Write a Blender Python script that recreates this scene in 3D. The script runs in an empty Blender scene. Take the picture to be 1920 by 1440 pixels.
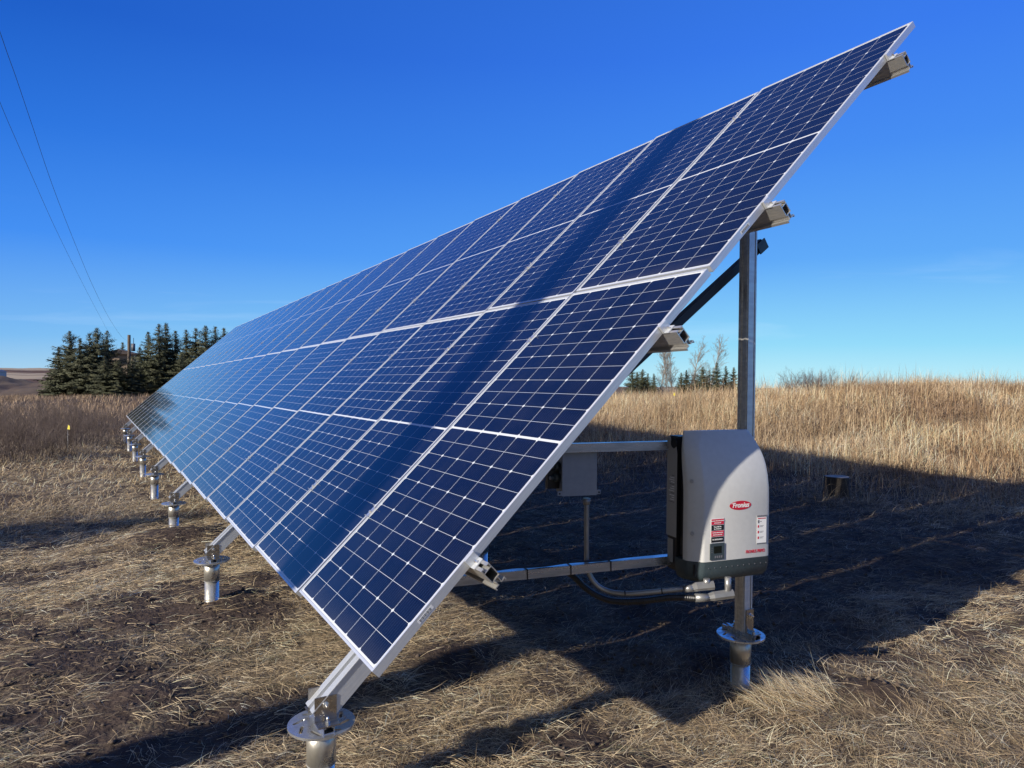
import bpy, bmesh, math, random
import numpy as np
from mathutils import Vector, Matrix
R = math.radians
random.seed(7)
rng = np.random.default_rng(11)
scene = bpy.context.scene
C = scene.collection

# ------------------------------------------------------------------ camera
CAM = np.array([-0.8023, -2.2586, 1.0133])
YAW, PIT, ROL, FPX = 0.53407, -0.016273, 0.0083455, 1320.9
Fv = np.array([math.sin(YAW)*math.cos(PIT), math.cos(YAW)*math.cos(PIT), math.sin(PIT)])
Rv0 = np.array([math.cos(YAW), -math.sin(YAW), 0.0]); Uv0 = np.cross(Rv0, Fv)
Rv = Rv0*math.cos(ROL) + Uv0*math.sin(ROL); Uv = -Rv0*math.sin(ROL) + Uv0*math.cos(ROL)
cd = bpy.data.cameras.new('camera'); cam = bpy.data.objects.new('camera', cd); C.objects.link(cam)
cam.matrix_world = Matrix(((Rv[0], Uv[0], -Fv[0], CAM[0]), (Rv[1], Uv[1], -Fv[1], CAM[1]), (Rv[2], Uv[2], -Fv[2], CAM[2]), (0, 0, 0, 1)))
cd.sensor_width = 36.0; cd.lens = FPX/1920*36.0; cd.clip_start = 0.05; cd.clip_end = 9000
scene.camera = cam
def at(px, py, D):
    """world point seen at photo pixel (1920 wide) at depth D metres"""
    return Vector(CAM + D*(Fv + Rv*(px-960)/FPX - Uv*(py-720)/FPX))

# ------------------------------------------------------------------ light
SUN_K, SUN_T = 0.150, 0.415          # horizontal drift along the rows, tangent of the elevation
sdir = Vector((1.0, SUN_K, -SUN_T*math.hypot(1, SUN_K))).normalized()
sun_el = math.asin(-sdir.z)
sl = bpy.data.lights.new('sun', 'SUN'); sl.energy = 5.0; sl.angle = R(0.53); sl.color = (1.0, 0.93, 0.82)
so = bpy.data.objects.new('sun', sl); C.objects.link(so)
so.rotation_euler = Vector((-sdir.x, -sdir.y, -sdir.z)).to_track_quat('Z', 'Y').to_euler()
w = bpy.data.worlds.new("World"); scene.world = w; w.use_nodes = True
nt = w.node_tree; nt.nodes.clear()
wo = nt.nodes.new('ShaderNodeOutputWorld'); bg = nt.nodes.new('ShaderNodeBackground')
sky = nt.nodes.new('ShaderNodeTexSky'); sky.sky_type = 'NISHITA'; sky.sun_disc = False
sky.sun_elevation = sun_el
sky.sun_rotation = math.atan2(-sdir.x, -sdir.y)
sky.altitude = 900; sky.air_density = 0.85; sky.dust_density = 0.25; sky.ozone_density = 3.0
hs = nt.nodes.new('ShaderNodeHueSaturation'); hs.inputs['Saturation'].default_value = 1.22; hs.inputs['Value'].default_value = 1.0
hs.inputs['Hue'].default_value = 0.5
# faint cirrus
tc = nt.nodes.new('ShaderNodeTexCoord'); mp = nt.nodes.new('ShaderNodeMapping'); mp.inputs['Scale'].default_value = (1.2, 2.4, 16.0)
mp.inputs['Rotation'].default_value = (0.1, 0.15, 0.5)
nz = nt.nodes.new('ShaderNodeTexNoise'); nz.inputs['Scale'].default_value = 1.6; nz.inputs['Detail'].default_value = 7; nz.inputs['Distortion'].default_value = 0.8
rp = nt.nodes.new('ShaderNodeMapRange'); rp.inputs['From Min'].default_value = 0.60; rp.inputs['From Max'].default_value = 0.85
rp.inputs['To Max'].default_value = 0.17
mx = nt.nodes.new('ShaderNodeMixRGB'); mx.inputs['Color2'].default_value = (6.5, 7.4, 8.2, 1)
nt.links.new(tc.outputs['Generated'], mp.inputs['Vector']); nt.links.new(mp.outputs[0], nz.inputs['Vector'])
nt.links.new(nz.outputs['Fac'], rp.inputs['Value']); cz = nt.nodes.new('ShaderNodeSeparateXYZ'); nt.links.new(tc.outputs['Generated'], cz.inputs[0])
cm = nt.nodes.new('ShaderNodeMapRange'); cm.inputs['From Min'].default_value = 0.20; cm.inputs['From Max'].default_value = 0.07; nt.links.new(cz.outputs[2], cm.inputs['Value'])
ck = nt.nodes.new('ShaderNodeMath'); ck.operation = 'MULTIPLY'; nt.links.new(rp.outputs[0], ck.inputs[0]); nt.links.new(cm.outputs[0], ck.inputs[1])
nt.links.new(ck.outputs[0], mx.inputs['Fac'])
# deeper blue overhead, pale at the horizon, a little brighter opposite the sun
sx = nt.nodes.new('ShaderNodeSeparateXYZ'); nt.links.new(tc.outputs['Generated'], sx.inputs[0])
def sky_ramp(stops):
    cr_ = nt.nodes.new('ShaderNodeValToRGB'); el_ = cr_.color_ramp.elements
    for i, (p_, c_) in enumerate(stops):
        e_ = el_[i] if i < 2 else el_.new(p_)
        e_.position = p_; e_.color = (*c_, 1)
    nt.links.new(sx.outputs[2], cr_.inputs[0]); return cr_.outputs[0]
ra_ = sky_ramp(((0.0, (.37, .63, .86)), (0.04, (.20, .50, .90)), (0.16, (.056, .275, .90)), (0.28, (.024, .175, .74)), (0.40, (.0115, .108, .57)), (1.0, (.003, .030, .22))))
rb_ = sky_ramp(((0.0, (.46, .82, .95)), (0.04, (.29, .70, .95)), (0.15, (.115, .40, .94)), (0.28, (.062, .27, .90)), (0.40, (.042, .20, .86)), (1.0, (.004, .045, .30))))
azm = nt.nodes.new('ShaderNodeMapRange'); azm.inputs['From Min'].default_value = -0.1; azm.inputs['From Max'].default_value = 0.78; nt.links.new(sx.outputs[0], azm.inputs['Value'])
mab = nt.nodes.new('ShaderNodeMixRGB'); nt.links.new(azm.outputs[0], mab.inputs[0]); nt.links.new(ra_, mab.inputs[1]); nt.links.new(rb_, mab.inputs[2])
# whiter, hazier half of the sky round the sun
dt_ = nt.nodes.new('ShaderNodeVectorMath'); dt_.operation = 'DOT_PRODUCT'; nt.links.new(tc.outputs['Generated'], dt_.inputs[0]); dt_.inputs[1].default_value = (-0.80, -0.55, 0.0)
gr_ = nt.nodes.new('ShaderNodeMapRange'); gr_.interpolation_type = 'SMOOTHSTEP'; gr_.inputs['From Min'].default_value = 0.12; gr_.inputs['From Max'].default_value = 0.7; nt.links.new(dt_.outputs['Value'], gr_.inputs['Value'])
mg_ = nt.nodes.new('ShaderNodeMixRGB'); mg_.inputs[2].default_value = (.25, .285, .34, 1); nt.links.new(gr_.outputs[0], mg_.inputs[0]); nt.links.new(mab.outputs[0], mg_.inputs[1])
vm = nt.nodes.new('ShaderNodeVectorMath'); vm.operation = 'SCALE'; nt.links.new(mg_.outputs[0], vm.inputs[0]); vm.inputs['Scale'].default_value = 6.65
ms = nt.nodes.new('ShaderNodeMixRGB'); ms.inputs[0].default_value = 0.98
nt.links.new(sky.outputs[0], hs.inputs['Color']); nt.links.new(hs.outputs[0], ms.inputs[1]); nt.links.new(vm.outputs[0], ms.inputs[2])
nt.links.new(ms.outputs[0], mx.inputs['Color1'])
nt.links.new(mx.outputs[0], bg.inputs['Color']); bg.inputs['Strength'].default_value = 0.11
nt.links.new(bg.outputs[0], wo.inputs['Surface'])
scene.view_settings.view_transform = 'Standard'; scene.view_settings.look = 'None'
scene.view_settings.exposure = 0.45; scene.view_settings.gamma = 1.0
scene.cycles.max_bounces = 6; scene.cycles.diffuse_bounces = 2; scene.cycles.glossy_bounces = 3
scene.cycles.caustics_reflective = False; scene.cycles.caustics_refractive = False

# ------------------------------------------------------------------ materials
def mat(name, col, rough=0.6, metal=0.0, spec=0.5):
    m = bpy.data.materials.new(name); m.use_nodes = True
    b = m.node_tree.nodes['Principled BSDF']
    b.inputs['Base Color'].default_value = (*col, 1); b.inputs['Roughness'].default_value = rough
    b.inputs['Metallic'].default_value = metal; b.inputs['Specular IOR Level'].default_value = spec
    return m
def noisy(name, c1, c2, scale, rough=(0.5, 0.7), metal=0.0, detail=4, bump=0.0, bscale=None, stretch=None, lo=0.35, hi=0.65):
    m = mat(name, c1, rough[0], metal); n = m.node_tree; b = n.nodes['Principled BSDF']
    tc = n.nodes.new('ShaderNodeTexCoord'); src = tc.outputs['Object']
    if stretch:
        mp = n.nodes.new('ShaderNodeMapping'); mp.inputs['Scale'].default_value = stretch
        n.links.new(src, mp.inputs['Vector']); src = mp.outputs[0]
    t = n.nodes.new('ShaderNodeTexNoise'); t.inputs['Scale'].default_value = scale; t.inputs['Detail'].default_value = detail
    n.links.new(src, t.inputs['Vector'])
    r = n.nodes.new('ShaderNodeMapRange'); r.inputs['From Min'].default_value = lo; r.inputs['From Max'].default_value = hi
    n.links.new(t.outputs['Fac'], r.inputs['Value'])
    x = n.nodes.new('ShaderNodeMixRGB'); x.inputs['Color1'].default_value = (*c1, 1); x.inputs['Color2'].default_value = (*c2, 1)
    n.links.new(r.outputs[0], x.inputs['Fac']); n.links.new(x.outputs[0], b.inputs['Base Color'])
    r2 = n.nodes.new('ShaderNodeMapRange'); r2.inputs['To Min'].default_value = rough[0]; r2.inputs['To Max'].default_value = rough[1]
    n.links.new(r.outputs[0], r2.inputs['Value']); n.links.new(r2.outputs[0], b.inputs['Roughness'])
    if bump:
        t2 = n.nodes.new('ShaderNodeTexNoise'); t2.inputs['Scale'].default_value = bscale or scale*3; t2.inputs['Detail'].default_value = 5
        n.links.new(src, t2.inputs['Vector'])
        bp = n.nodes.new('ShaderNodeBump'); bp.inputs['Strength'].default_value = bump; bp.inputs['Distance'].default_value = 0.02
        n.links.new(t2.outputs['Fac'], bp.inputs['Height']); n.links.new(bp.outputs[0], b.inputs['Normal'])
    return m
M = {}
M['alu'] = noisy('anodized_aluminium', (0.72, 0.74, 0.77), (0.62, 0.64, 0.68), 9, (0.38, 0.5), 0.55, stretch=(1, 12, 12))
M['mill'] = noisy('mill_aluminium', (0.74, 0.72, 0.69), (0.60, 0.59, 0.57), 14, (0.28, 0.42), 0.8, stretch=(2, 2, 10))
M['galv'] = noisy('galvanized_steel', (0.72, 0.73, 0.74), (0.50, 0.51, 0.52), 26, (0.22, 0.42), 0.85, detail=6, bump=0.05, bscale=60)
M['pile'] = noisy('weathered_galvanized_pipe', (0.74, 0.73, 0.69), (0.40, 0.36, 0.29), 9, (0.26, 0.5), 0.8, detail=8, bump=0.12, bscale=40, stretch=(1, 1, 0.6), lo=0.42, hi=0.68)
M['steel'] = noisy('stainless_bracket', (0.50, 0.47, 0.43), (0.36, 0.33, 0.30), 25, (0.22, 0.34), 0.95)
M['bolt'] = mat('bright_bolt', (0.8, 0.8, 0.8), 0.25, 0.95)
M['strut'] = noisy('zinc_strut_channel', (0.55, 0.60, 0.68), (0.36, 0.38, 0.40), 7, (0.22, 0.4), 0.9, stretch=(1, 6, 6))
M['conduit'] = noisy('conduit_metal', (0.36, 0.355, 0.35), (0.25, 0.25, 0.25), 8, (0.30, 0.45), 0.6)
M['dark'] = mat('dark_slot', (0.01, 0.01, 0.012), 0.7)
M['black'] = mat('black_rubber', (0.012, 0.012, 0.014), 0.42)
M['cover'] = noisy('light_grey_powder_coat', (0.60, 0.595, 0.575), (0.57, 0.565, 0.548), 40, (0.42, 0.5), bump=0.03, bscale=400)
M['side'] = mat('grey_side_plate', (0.36, 0.36, 0.36), 0.5)
M['slate'] = noisy('slate_plastic', (0.045, 0.065, 0.075), (0.038, 0.055, 0.064), 60, (0.4, 0.5))
M['screen'] = mat('dark_display', (0.006, 0.01, 0.008), 0.12)
M['red'] = mat('logo_red', (0.55, 0.012, 0.04), 0.35)
M['white'] = mat('print_white', (0.8, 0.8, 0.8), 0.4)
M['pinkred'] = mat('label_red', (0.6, 0.02, 0.06), 0.45)
M['lblack'] = mat('label_black', (0.012, 0.012, 0.014), 0.45)
M['grey'] = mat('label_grey', (0.16, 0.16, 0.18), 0.5)
M['box'] = noisy('grey_enclosure', (0.30, 0.33, 0.37), (0.27, 0.30, 0.34), 30, (0.4, 0.5))
M['wood'] = noisy('weathered_pole_wood', (0.13, 0.10, 0.075), (0.07, 0.055, 0.042), 6, (0.8, 0.9), stretch=(6, 6, 0.5))
M['bark'] = noisy('grey_bark', (0.075, 0.062, 0.05), (0.04, 0.033, 0.027), 8, (0.85, 0.95), stretch=(4, 4, 1))
M['palebark'] = noisy('pale_poplar_bark', (0.36, 0.33, 0.29), (0.22, 0.19, 0.16), 5, (0.8, 0.9))
M['twig'] = noisy('brown_twigs', (0.17, 0.13, 0.115), (0.10, 0.075, 0.066), 3, (0.8, 0.9))
M['yellow'] = mat('yellow_flag', (0.75, 0.62, 0.05), 0.6)
M['redtape'] = mat('red_tape', (0.6, 0.02, 0.02), 0.5)
M['stone'] = noisy('pale_stone', (0.30, 0.26, 0.21), (0.18, 0.15, 0.12), 12, (0.8, 0.9))

def needle_mat():
    m = noisy('spruce_needles', (0.078, 0.080, 0.034), (0.026, 0.033, 0.015), 0.9, (0.7, 0.8), detail=5)
    return m
M['needle'] = needle_mat()

def pv_mat(W, H):
    """mono half-cut cells under glass, metres in object space: x up the slope, y along the row"""
    m = bpy.data.materials.new('photovoltaic_cells_under_glass'); m.use_nodes = True
    n = m.node_tree; L = n.links; b = n.nodes['Principled BSDF']
    tc = n.nodes.new('ShaderNodeTexCoord'); sp = n.nodes.new('ShaderNodeSeparateXYZ'); L.new(tc.outputs['Object'], sp.inputs[0])
    def mth(op, a, b_=None, c=None):
        x = n.nodes.new('ShaderNodeMath'); x.operation = op
        for i, v in enumerate((a, b_, c)):
            if v is None: continue
            if isinstance(v, (int, float)): x.inputs[i].default_value = v
            else: L.new(v, x.inputs[i])
        return x.outputs[0]
    X, Y = sp.outputs[0], sp.outputs[1]
    my = 0.0170; py = (W-2*my)/6               # six columns of cells
    mxg = 0.0190; mid = 0.011; px_ = (H/2-mxg-mid/2)/12   # twelve half cells each side of the mid gap
    cy = mth('DIVIDE', mth('SUBTRACT', Y, my), py)
    xa = mth('SUBTRACT', mth('ABSOLUTE', mth('SUBTRACT', X, H/2)), mid/2)
    cx = mth('DIVIDE', xa, px_)
    dy = mth('MULTIPLY', mth('ABSOLUTE', mth('SUBTRACT', mth('FRACT', cy), 0.5)), py)      # 0 centre .. py/2 edge
    dx = mth('MULTIPLY', mth('ABSOLUTE', mth('SUBTRACT', mth('FRACT', cx), 0.5)), px_)
    gy = mth('GREATER_THAN', dy, py/2-0.0010); gx = mth('GREATER_THAN', dx, px_/2-0.00075)
    # clipped corners of the full cell pair
    dx2 = mth('MULTIPLY', mth('ABSOLUTE', mth('SUBTRACT', mth('FRACT', mth('MULTIPLY', cx, 0.5)), 0.5)), px_*2)
    cor = mth('GREATER_THAN', mth('ADD', dx2, dy), px_+py/2-0.0100)
    out = mth('MAXIMUM', mth('LESS_THAN', cy, 0), mth('GREATER_THAN', cy, 6))
    out = mth('MAXIMUM', out, mth('MAXIMUM', mth('LESS_THAN', cx, 0), mth('GREATER_THAN', cx, 12)))
    gap = mth('MAXIMUM', mth('MAXIMUM', gx, gy), mth('MAXIMUM', cor, out))
    bb = mth('MULTIPLY', mth('ABSOLUTE', mth('SUBTRACT', mth('FRACT', mth('MULTIPLY', cy, 10)), 0.5)), py/10)
    bus = mth('MULTIPLY', mth('LESS_THAN', bb, 0.00045), 0.75)
    # each cell a slightly different blue
    wn = n.nodes.new('ShaderNodeTexWhiteNoise'); wn.noise_dimensions = '3D'
    cb = n.nodes.new('ShaderNodeCombineXYZ'); L.new(mth('FLOOR', cy), cb.inputs[0]); L.new(mth('FLOOR', mth('DIVIDE', X, px_)), cb.inputs[1])
    oi = n.nodes.new('ShaderNodeObjectInfo'); L.new(mth('MULTIPLY', oi.outputs['Random'], 40), cb.inputs[2]); L.new(cb.outputs[0], wn.inputs['Vector'])
    mc = n.nodes.new('ShaderNodeMixRGB'); mc.inputs['Color1'].default_value = (0.0020, 0.0034, 0.0115, 1); mc.inputs['Color2'].default_value = (0.0028, 0.0046, 0.0160, 1)
    L.new(wn.outputs['Value'], mc.inputs['Fac'])
    hv = n.nodes.new('ShaderNodeHueSaturation'); L.new(mc.outputs[0], hv.inputs['Color']); L.new(mth('MULTIPLY_ADD', oi.outputs['Random'], 0.45, 0.78), hv.inputs['Value']); mc = hv
    m1 = n.nodes.new('ShaderNodeMixRGB'); m1.inputs['Color2'].default_value = (0.055, 0.063, 0.085, 1)
    L.new(bus, m1.inputs['Fac']); L.new(mc.outputs[0], m1.inputs['Color1'])
    m2 = n.nodes.new('ShaderNodeMixRGB'); m2.inputs['Color2'].default_value = (0.56, 0.58, 0.60, 1)
    L.new(gap, m2.inputs['Fac']); L.new(m1.outputs[0], m2.inputs['Color1'])
    du = n.nodes.new('ShaderNodeTexNoise'); du.inputs['Scale'].default_value = 3.5; du.inputs['Detail'].default_value = 7; du.inputs['Roughness'].default_value = 0.7; L.new(tc.outputs['Object'], du.inputs['Vector'])
    edge = mth('MULTIPLY', mth('SUBTRACT', 1.0, mth('SMOOTH_MIN', mth('DIVIDE', X, 0.10), 1.0, 0.3)), 0.05)
    dust = mth('MAXIMUM', mth('MULTIPLY', mth('SUBTRACT', du.outputs['Fac'], 0.42), 0.055), 0.0)
    m3 = n.nodes.new('ShaderNodeMixRGB'); m3.inputs['Color2'].default_value = (0.36, 0.33, 0.29, 1)
    L.new(mth('ADD', dust, mth('MAXIMUM', edge, 0.0)), m3.inputs['Fac']); L.new(m2.outputs[0], m3.inputs['Color1'])
    L.new(m3.outputs[0], b.inputs['Base Color'])
    L.new(mth('MULTIPLY_ADD', du.outputs['Fac'], 0.07, 0.025), b.inputs['Roughness'])
    b.inputs['IOR'].default_value = 1.5; b.inputs['Specular IOR Level'].default_value = 0.5; b.inputs['IOR'].default_value = 1.5
    t = n.nodes.new('ShaderNodeTexNoise'); t.inputs['Scale'].default_value = 1.3; t.inputs['Detail'].default_value = 2; L.new(tc.outputs['Object'], t.inputs['Vector'])
    bp = n.nodes.new('ShaderNodeBump'); bp.inputs['Strength'].default_value = 0.05; bp.inputs['Distance'].default_value = 0.02
    L.new(t.outputs['Fac'], bp.inputs['Height']); L.new(bp.outputs[0], b.inputs['Normal'])
    return m

# ------------------------------------------------------------------ helpers
class MB:
    def __init__(s): s.v = []; s.f = []; s.sm = []
    def add(s, vs, fs, smooth=False):
        o = len(s.v); s.v += [tuple(x) for x in vs]; s.f += [tuple(i+o for i in f) for f in fs]; s.sm += [smooth]*len(fs)
    def box(s, a, b, m=None):
        x0, y0, z0 = a; x1, y1, z1 = b
        vs = [Vector(p) for p in ((x0,y0,z0),(x1,y0,z0),(x1,y1,z0),(x0,y1,z0),(x0,y0,z1),(x1,y0,z1),(x1,y1,z1),(x0,y1,z1))]
        if m is not None: vs = [m @ p for p in vs]
        s.add(vs, [(0,3,2,1),(4,5,6,7),(0,1,5,4),(1,2,6,5),(2,3,7,6),(3,0,4,7)])
    def tube(s, pts, r, n=12, cap=True, smooth=True):
        pts = [Vector(p) for p in pts]; rs = r if isinstance(r, (list, tuple)) else [r]*len(pts)
        vs = []; prev = None
        for i, p in enumerate(pts):
            d = (pts[min(i+1, len(pts)-1)]-pts[max(i-1, 0)])
            d = d.normalized() if d.length > 1e-9 else Vector((0, 0, 1))
            if prev is None:
                a = Vector((1, 0, 0)) if abs(d.x) < 0.8 else Vector((0, 1, 0))
                u = d.cross(a).normalized()
            else:
                u = (prev - d*prev.dot(d)); u = u.normalized() if u.length > 1e-6 else d.orthogonal().normalized()
            prev = u; q = d.cross(u)
            for k in range(n):
                t = 2*math.pi*k/n; vs.append(p + (u*math.cos(t)+q*math.sin(t))*rs[i])
        fs = [(i*n+k, i*n+(k+1) % n, (i+1)*n+(k+1) % n, (i+1)*n+k) for i in range(len(pts)-1) for k in range(n)]
        s.add(vs, fs, smooth)
        if cap:
            o = len(s.v)-len(vs)
            s.f += [tuple(o+k for k in reversed(range(n))), tuple(o+(len(pts)-1)*n+k for k in range(n))]; s.sm += [False, False]
    def prism(s, poly, z0, z1, m=None):
        n = len(poly); vs = [Vector((x, y, z)) for z in (z0, z1) for x, y in poly]
        if m is not None: vs = [m @ p for p in vs]
        s.add(vs, [tuple(reversed(range(n))), tuple(range(n, 2*n))]+[(i, (i+1) % n, n+(i+1) % n, n+i) for i in range(n)])
    def sweep(s, poly, frames, closed_ends=True):
        """poly (a,b) swept along frames (origin, A axis, B axis)"""
        n = len(poly); vs = []
        for o, A_, B_ in frames:
            vs += [o+A_*a+B_*b for a, b in poly]
        k = len(frames)
        fs = [(i*n+j, i*n+(j+1) % n, (i+1)*n+(j+1) % n, (i+1)*n+j) for i in range(k-1) for j in range(n)]
        if closed_ends: fs += [tuple(reversed(range(n))), tuple((k-1)*n+j for j in range(n))]
        s.add(vs, fs)
    def build(s, name, m, parent=None, bevel=0.0, origin=None):
        vs = s.v
        if origin is not None: vs = [(x-origin[0], y-origin[1], z-origin[2]) for x, y, z in vs]
        me = bpy.data.meshes.new(name); me.from_pydata(vs, [], s.f); me.validate(); 
        if len(me.polygons) == len(s.sm): me.polygons.foreach_set('use_smooth', s.sm)
        me.materials.append(m)
        bm = bmesh.new(); bm.from_mesh(me); bmesh.ops.recalc_face_normals(bm, faces=bm.faces)
        if bevel: bmesh.ops.bevel(bm, geom=[e for e in bm.edges if e.is_manifold and e.calc_face_angle(0) > 0.6], offset=bevel, segments=2, affect='EDGES', clamp_overlap=True)
        bm.to_mesh(me); bm.free()
        o = bpy.data.objects.new(name, me); C.objects.link(o)
        if origin is not None: o.location = origin
        if parent: o.parent = parent
        return o
def tag(o, label=None, cat=None, group=None, kind=None):
    if label: o['label'] = label
    if cat: o['category'] = cat
    if group: o['group'] = group
    if kind: o['kind'] = kind
    return o
def empty(name, loc=(0, 0, 0), mw=None):
    o = bpy.data.objects.new(name, None); o.empty_display_size = 0.1; C.objects.link(o)
    if mw is not None: o.matrix_world = mw
    else: o.location = loc
    return o
def copy_tree(o, parent=None):
    c = o.copy(); C.objects.link(c); c.parent = parent
    for ch in list(o.children): copy_tree(ch, c)
    return c
def text(name, body, size, m, parent, mw, shear=0.0, sx=1.0, bold=0.0, align='CENTER'):
    cu = bpy.data.curves.new(name, 'FONT'); cu.body = body; cu.size = size; cu.shear = shear
    cu.align_x = align; cu.align_y = 'CENTER'; cu.extrude = 0.0004; cu.offset = bold
    t = bpy.data.objects.new(name, cu); C.objects.link(t)
    dg = bpy.context.evaluated_depsgraph_get(); me = bpy.data.meshes.new_from_object(t.evaluated_get(dg))
    bpy.data.objects.remove(t); me.materials.clear(); me.materials.append(m); me.name = name
    for v in me.vertices: v.co.x *= sx
    o = bpy.data.objects.new(name, me); C.objects.link(o); o.parent = parent; o.matrix_local = mw
    return o
ORD = ['first', 'second', 'third', 'fourth', 'fifth', 'sixth', 'seventh', 'eighth', 'ninth', 'tenth', 'eleventh', 'twelfth', 'thirteenth',
       'fourteenth', 'fifteenth', 'sixteenth', 'seventeenth', 'eighteenth', 'nineteenth', 'twentieth', 'twenty-first']

# value noise
_T = rng.random((256, 256))
def vnoise(x, y):
    xi = np.floor(x).astype(int); yi = np.floor(y).astype(int); fx = x-xi; fy = y-yi
    fx = fx*fx*(3-2*fx); fy = fy*fy*(3-2*fy)
    a = _T[xi % 256, yi % 256]; b = _T[(xi+1) % 256, yi % 256]; c = _T[xi % 256, (yi+1) % 256]; d = _T[(xi+1) % 256, (yi+1) % 256]
    return (a*(1-fx)+b*fx)*(1-fy)+(c*(1-fx)+d*fx)*fy
def fbm(x, y, o=4):
    s = 0; a = 0.5
    for i in range(o):
        s = s+a*(vnoise(x*2**i+17.3*i, y*2**i+5.1*i)-0.5); a *= 0.5
    return s
def sst(x, a, b):
    t = np.clip((x-a)/(b-a), 0, 1); return t*t*(3-2*t)

# ------------------------------------------------------------------ terrain
MOUNDS = [(1.15, -0.05, .30, .07), (2.75, -.05, .22, .07), (0.15, 3.2, .35, .05), (-1.0, 2.7, .55, .07), (.1, 3.55, .3, .05), (-.1, 6.2, .6, .10),
          (-1.6, 1.9, .4, .06), (-.6, 1.9, .35, .05), (1.05, 1.6, .35, .05), (-.15, .25, .30, .05), (2.4, .75, .3, .06)]
def height(x, y):
    x = np.asarray(x, float); y = np.asarray(y, float)
    z = -0.70 - 0.0226*np.clip(y, -30, 38)
    r = 0.8*x+0.6*y
    east = sst(x-0.16*y, 1.5, 9)
    z = z + east*(0.88*sst(r, 10.5, 20) + 0.66*np.exp(-((x-21)/8.0)**2-((y-9)/5.5)**2))
    z = z - east*(1.6*sst(r, 28, 60) + 0.020*np.clip(r-60, 0, 3000))
    # left: drops into a valley behind the brush
    west = sst(-x+0.20*y, 3, 30)*sst(y, 20, 90)
    z = z - west*3.0*sst(y, 40, 200)
    d = np.hypot(x, y)
    z = z + fbm(x*1.3, y*1.3, 4)*0.13*np.exp(-d/40) + fbm(x*5, y*6, 4)*0.060*np.exp(-d/14)
    z = z + fbm(x*0.12, y*0.12, 3)*0.5*sst(d, 10, 40)
    z = z + fbm(x*0.02, y*0.02, 4)*6*sst(d, 70, 400) + fbm(x*0.03+4, y*0.012, 4)*13*sst(y, 70, 160)*(1-east)*(1-sst(d, 400, 700)) + (fbm(x*0.09+2, y*0.05+7, 5)*3.2 + fbm(x*0.4, y*0.3, 3)*0.7)*sst(y, 80, 170)*(1-east)*(1-sst(d, 500, 800))
    for mx_, my_, s_, h_ in MOUNDS:
        z = z + h_*np.exp(-((x-mx_)**2+(y-my_)**2)/(2*(s_*0.6)**2))
    # long distant rise
    z = z + (1-east)*14*sst(d, 500, 1500)*(0.5+0.9*vnoise(x*0.0016+3, y*0.0016+8)) - 10*sst(d, 250, 500)*sst(-x+0.3*y, 0, 100)
    return z
SOIL = [(-.62, 1.86, .26), (-1.12, 1.95, .24), (-.66, 2.3, .22), (-.78, 1.2, .22), (-.80, 1.55, .2), (-.45, 3.4, .35), (.05, 3.15, .3), (1.13, .42, .22), (2.55, .2, .26), (1.42, 1.0, .2), (-1.5, 2.6, .3)]
def painted_shade(x, y):
    """shade under and behind the array painted in: more dark soil, darker straw"""
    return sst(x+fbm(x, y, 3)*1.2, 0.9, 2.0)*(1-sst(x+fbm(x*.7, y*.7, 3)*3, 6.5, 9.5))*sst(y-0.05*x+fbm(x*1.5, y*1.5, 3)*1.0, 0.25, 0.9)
def bare(x, y):
    """0 grass .. 1 bare soil"""
    b = sst(fbm(x*0.9+4, y*1.5+9, 4), 0.03, 0.12)*0.88
    for mx_, my_, s_, h_ in MOUNDS:
        b = np.maximum(b, 1.15*np.exp(-((x-mx_)**2+(y-my_)**2)/(2*(s_*0.75)**2)))
    for sx_, sy_, sr_ in SOIL:
        b = np.maximum(b, 1.2*np.exp(-((x-sx_)**2+((y-sy_)*1.25)**2)/(2*sr_**2)+fbm(x*3, y*3, 3)*1.5))
    b = np.maximum(b, 0.72*painted_shade(x, y))  # extra dark soil deepens the array's shadow
    b = np.maximum(b, 0.9*sst(-np.abs(x+0.9)-np.abs(y-0.9)*0.6+fbm(x*2, y*2, 3)*1.2, -1.1, 0.1))
    return np.clip(b, 0, 1)
rings = [0.25]
while rings[-1] < 3500: rings.append(rings[-1]*1.0165+0.004)
rings = np.array(rings); NS = 640
# finer sectors in front
ang = np.concatenate([np.linspace(-0.15, 1.25, 540, endpoint=False), np.linspace(1.25, 2*np.pi-0.15, NS-540, endpoint=False)])
RR, AA = np.meshgrid(rings, ang, indexing='ij')
gx = CAM[0]+RR*np.sin(AA); gy = CAM[1]+RR*np.cos(AA); gz = height(gx, gy)
nr = len(rings); V = np.stack([gx, gy, gz], -1).reshape(-1, 3)
V = np.vstack([V, [[CAM[0], CAM[1], float(height(CAM[0], CAM[1]))]]])
ii, jj = np.meshgrid(np.arange(nr-1), np.arange(NS), indexing='ij'); j2 = (jj+1) % NS
Fq = np.stack([ii*NS+jj, (ii+1)*NS+jj, (ii+1)*NS+j2, ii*NS+j2], -1).reshape(-1, 4)
me = bpy.data.meshes.new('ground')
tri = np.stack([np.full(NS, nr*NS), np.arange(NS), (np.arange(NS)+1) % NS], -1)
nl = Fq.size+tri.size
me.vertices.add(len(V)); me.vertices.foreach_set('co', V.ravel().astype(np.float32))
me.loops.add(nl); me.loops.foreach_set('vertex_index', np.concatenate([Fq.ravel(), tri.ravel()]).astype(np.int32))
me.polygons.add(len(Fq)+len(tri))
me.polygons.foreach_set('loop_start', np.concatenate([np.arange(len(Fq))*4, len(Fq)*4+np.arange(len(tri))*3]).astype(np.int32))
me.polygons.foreach_set('use_smooth', np.ones(len(Fq)+len(tri), bool))
me.update(calc_edges=True)
ca = me.attributes.new('bare', 'FLOAT', 'POINT'); ca.data.foreach_set('value', bare(V[:, 0], V[:, 1]).astype(np.float32))
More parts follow.
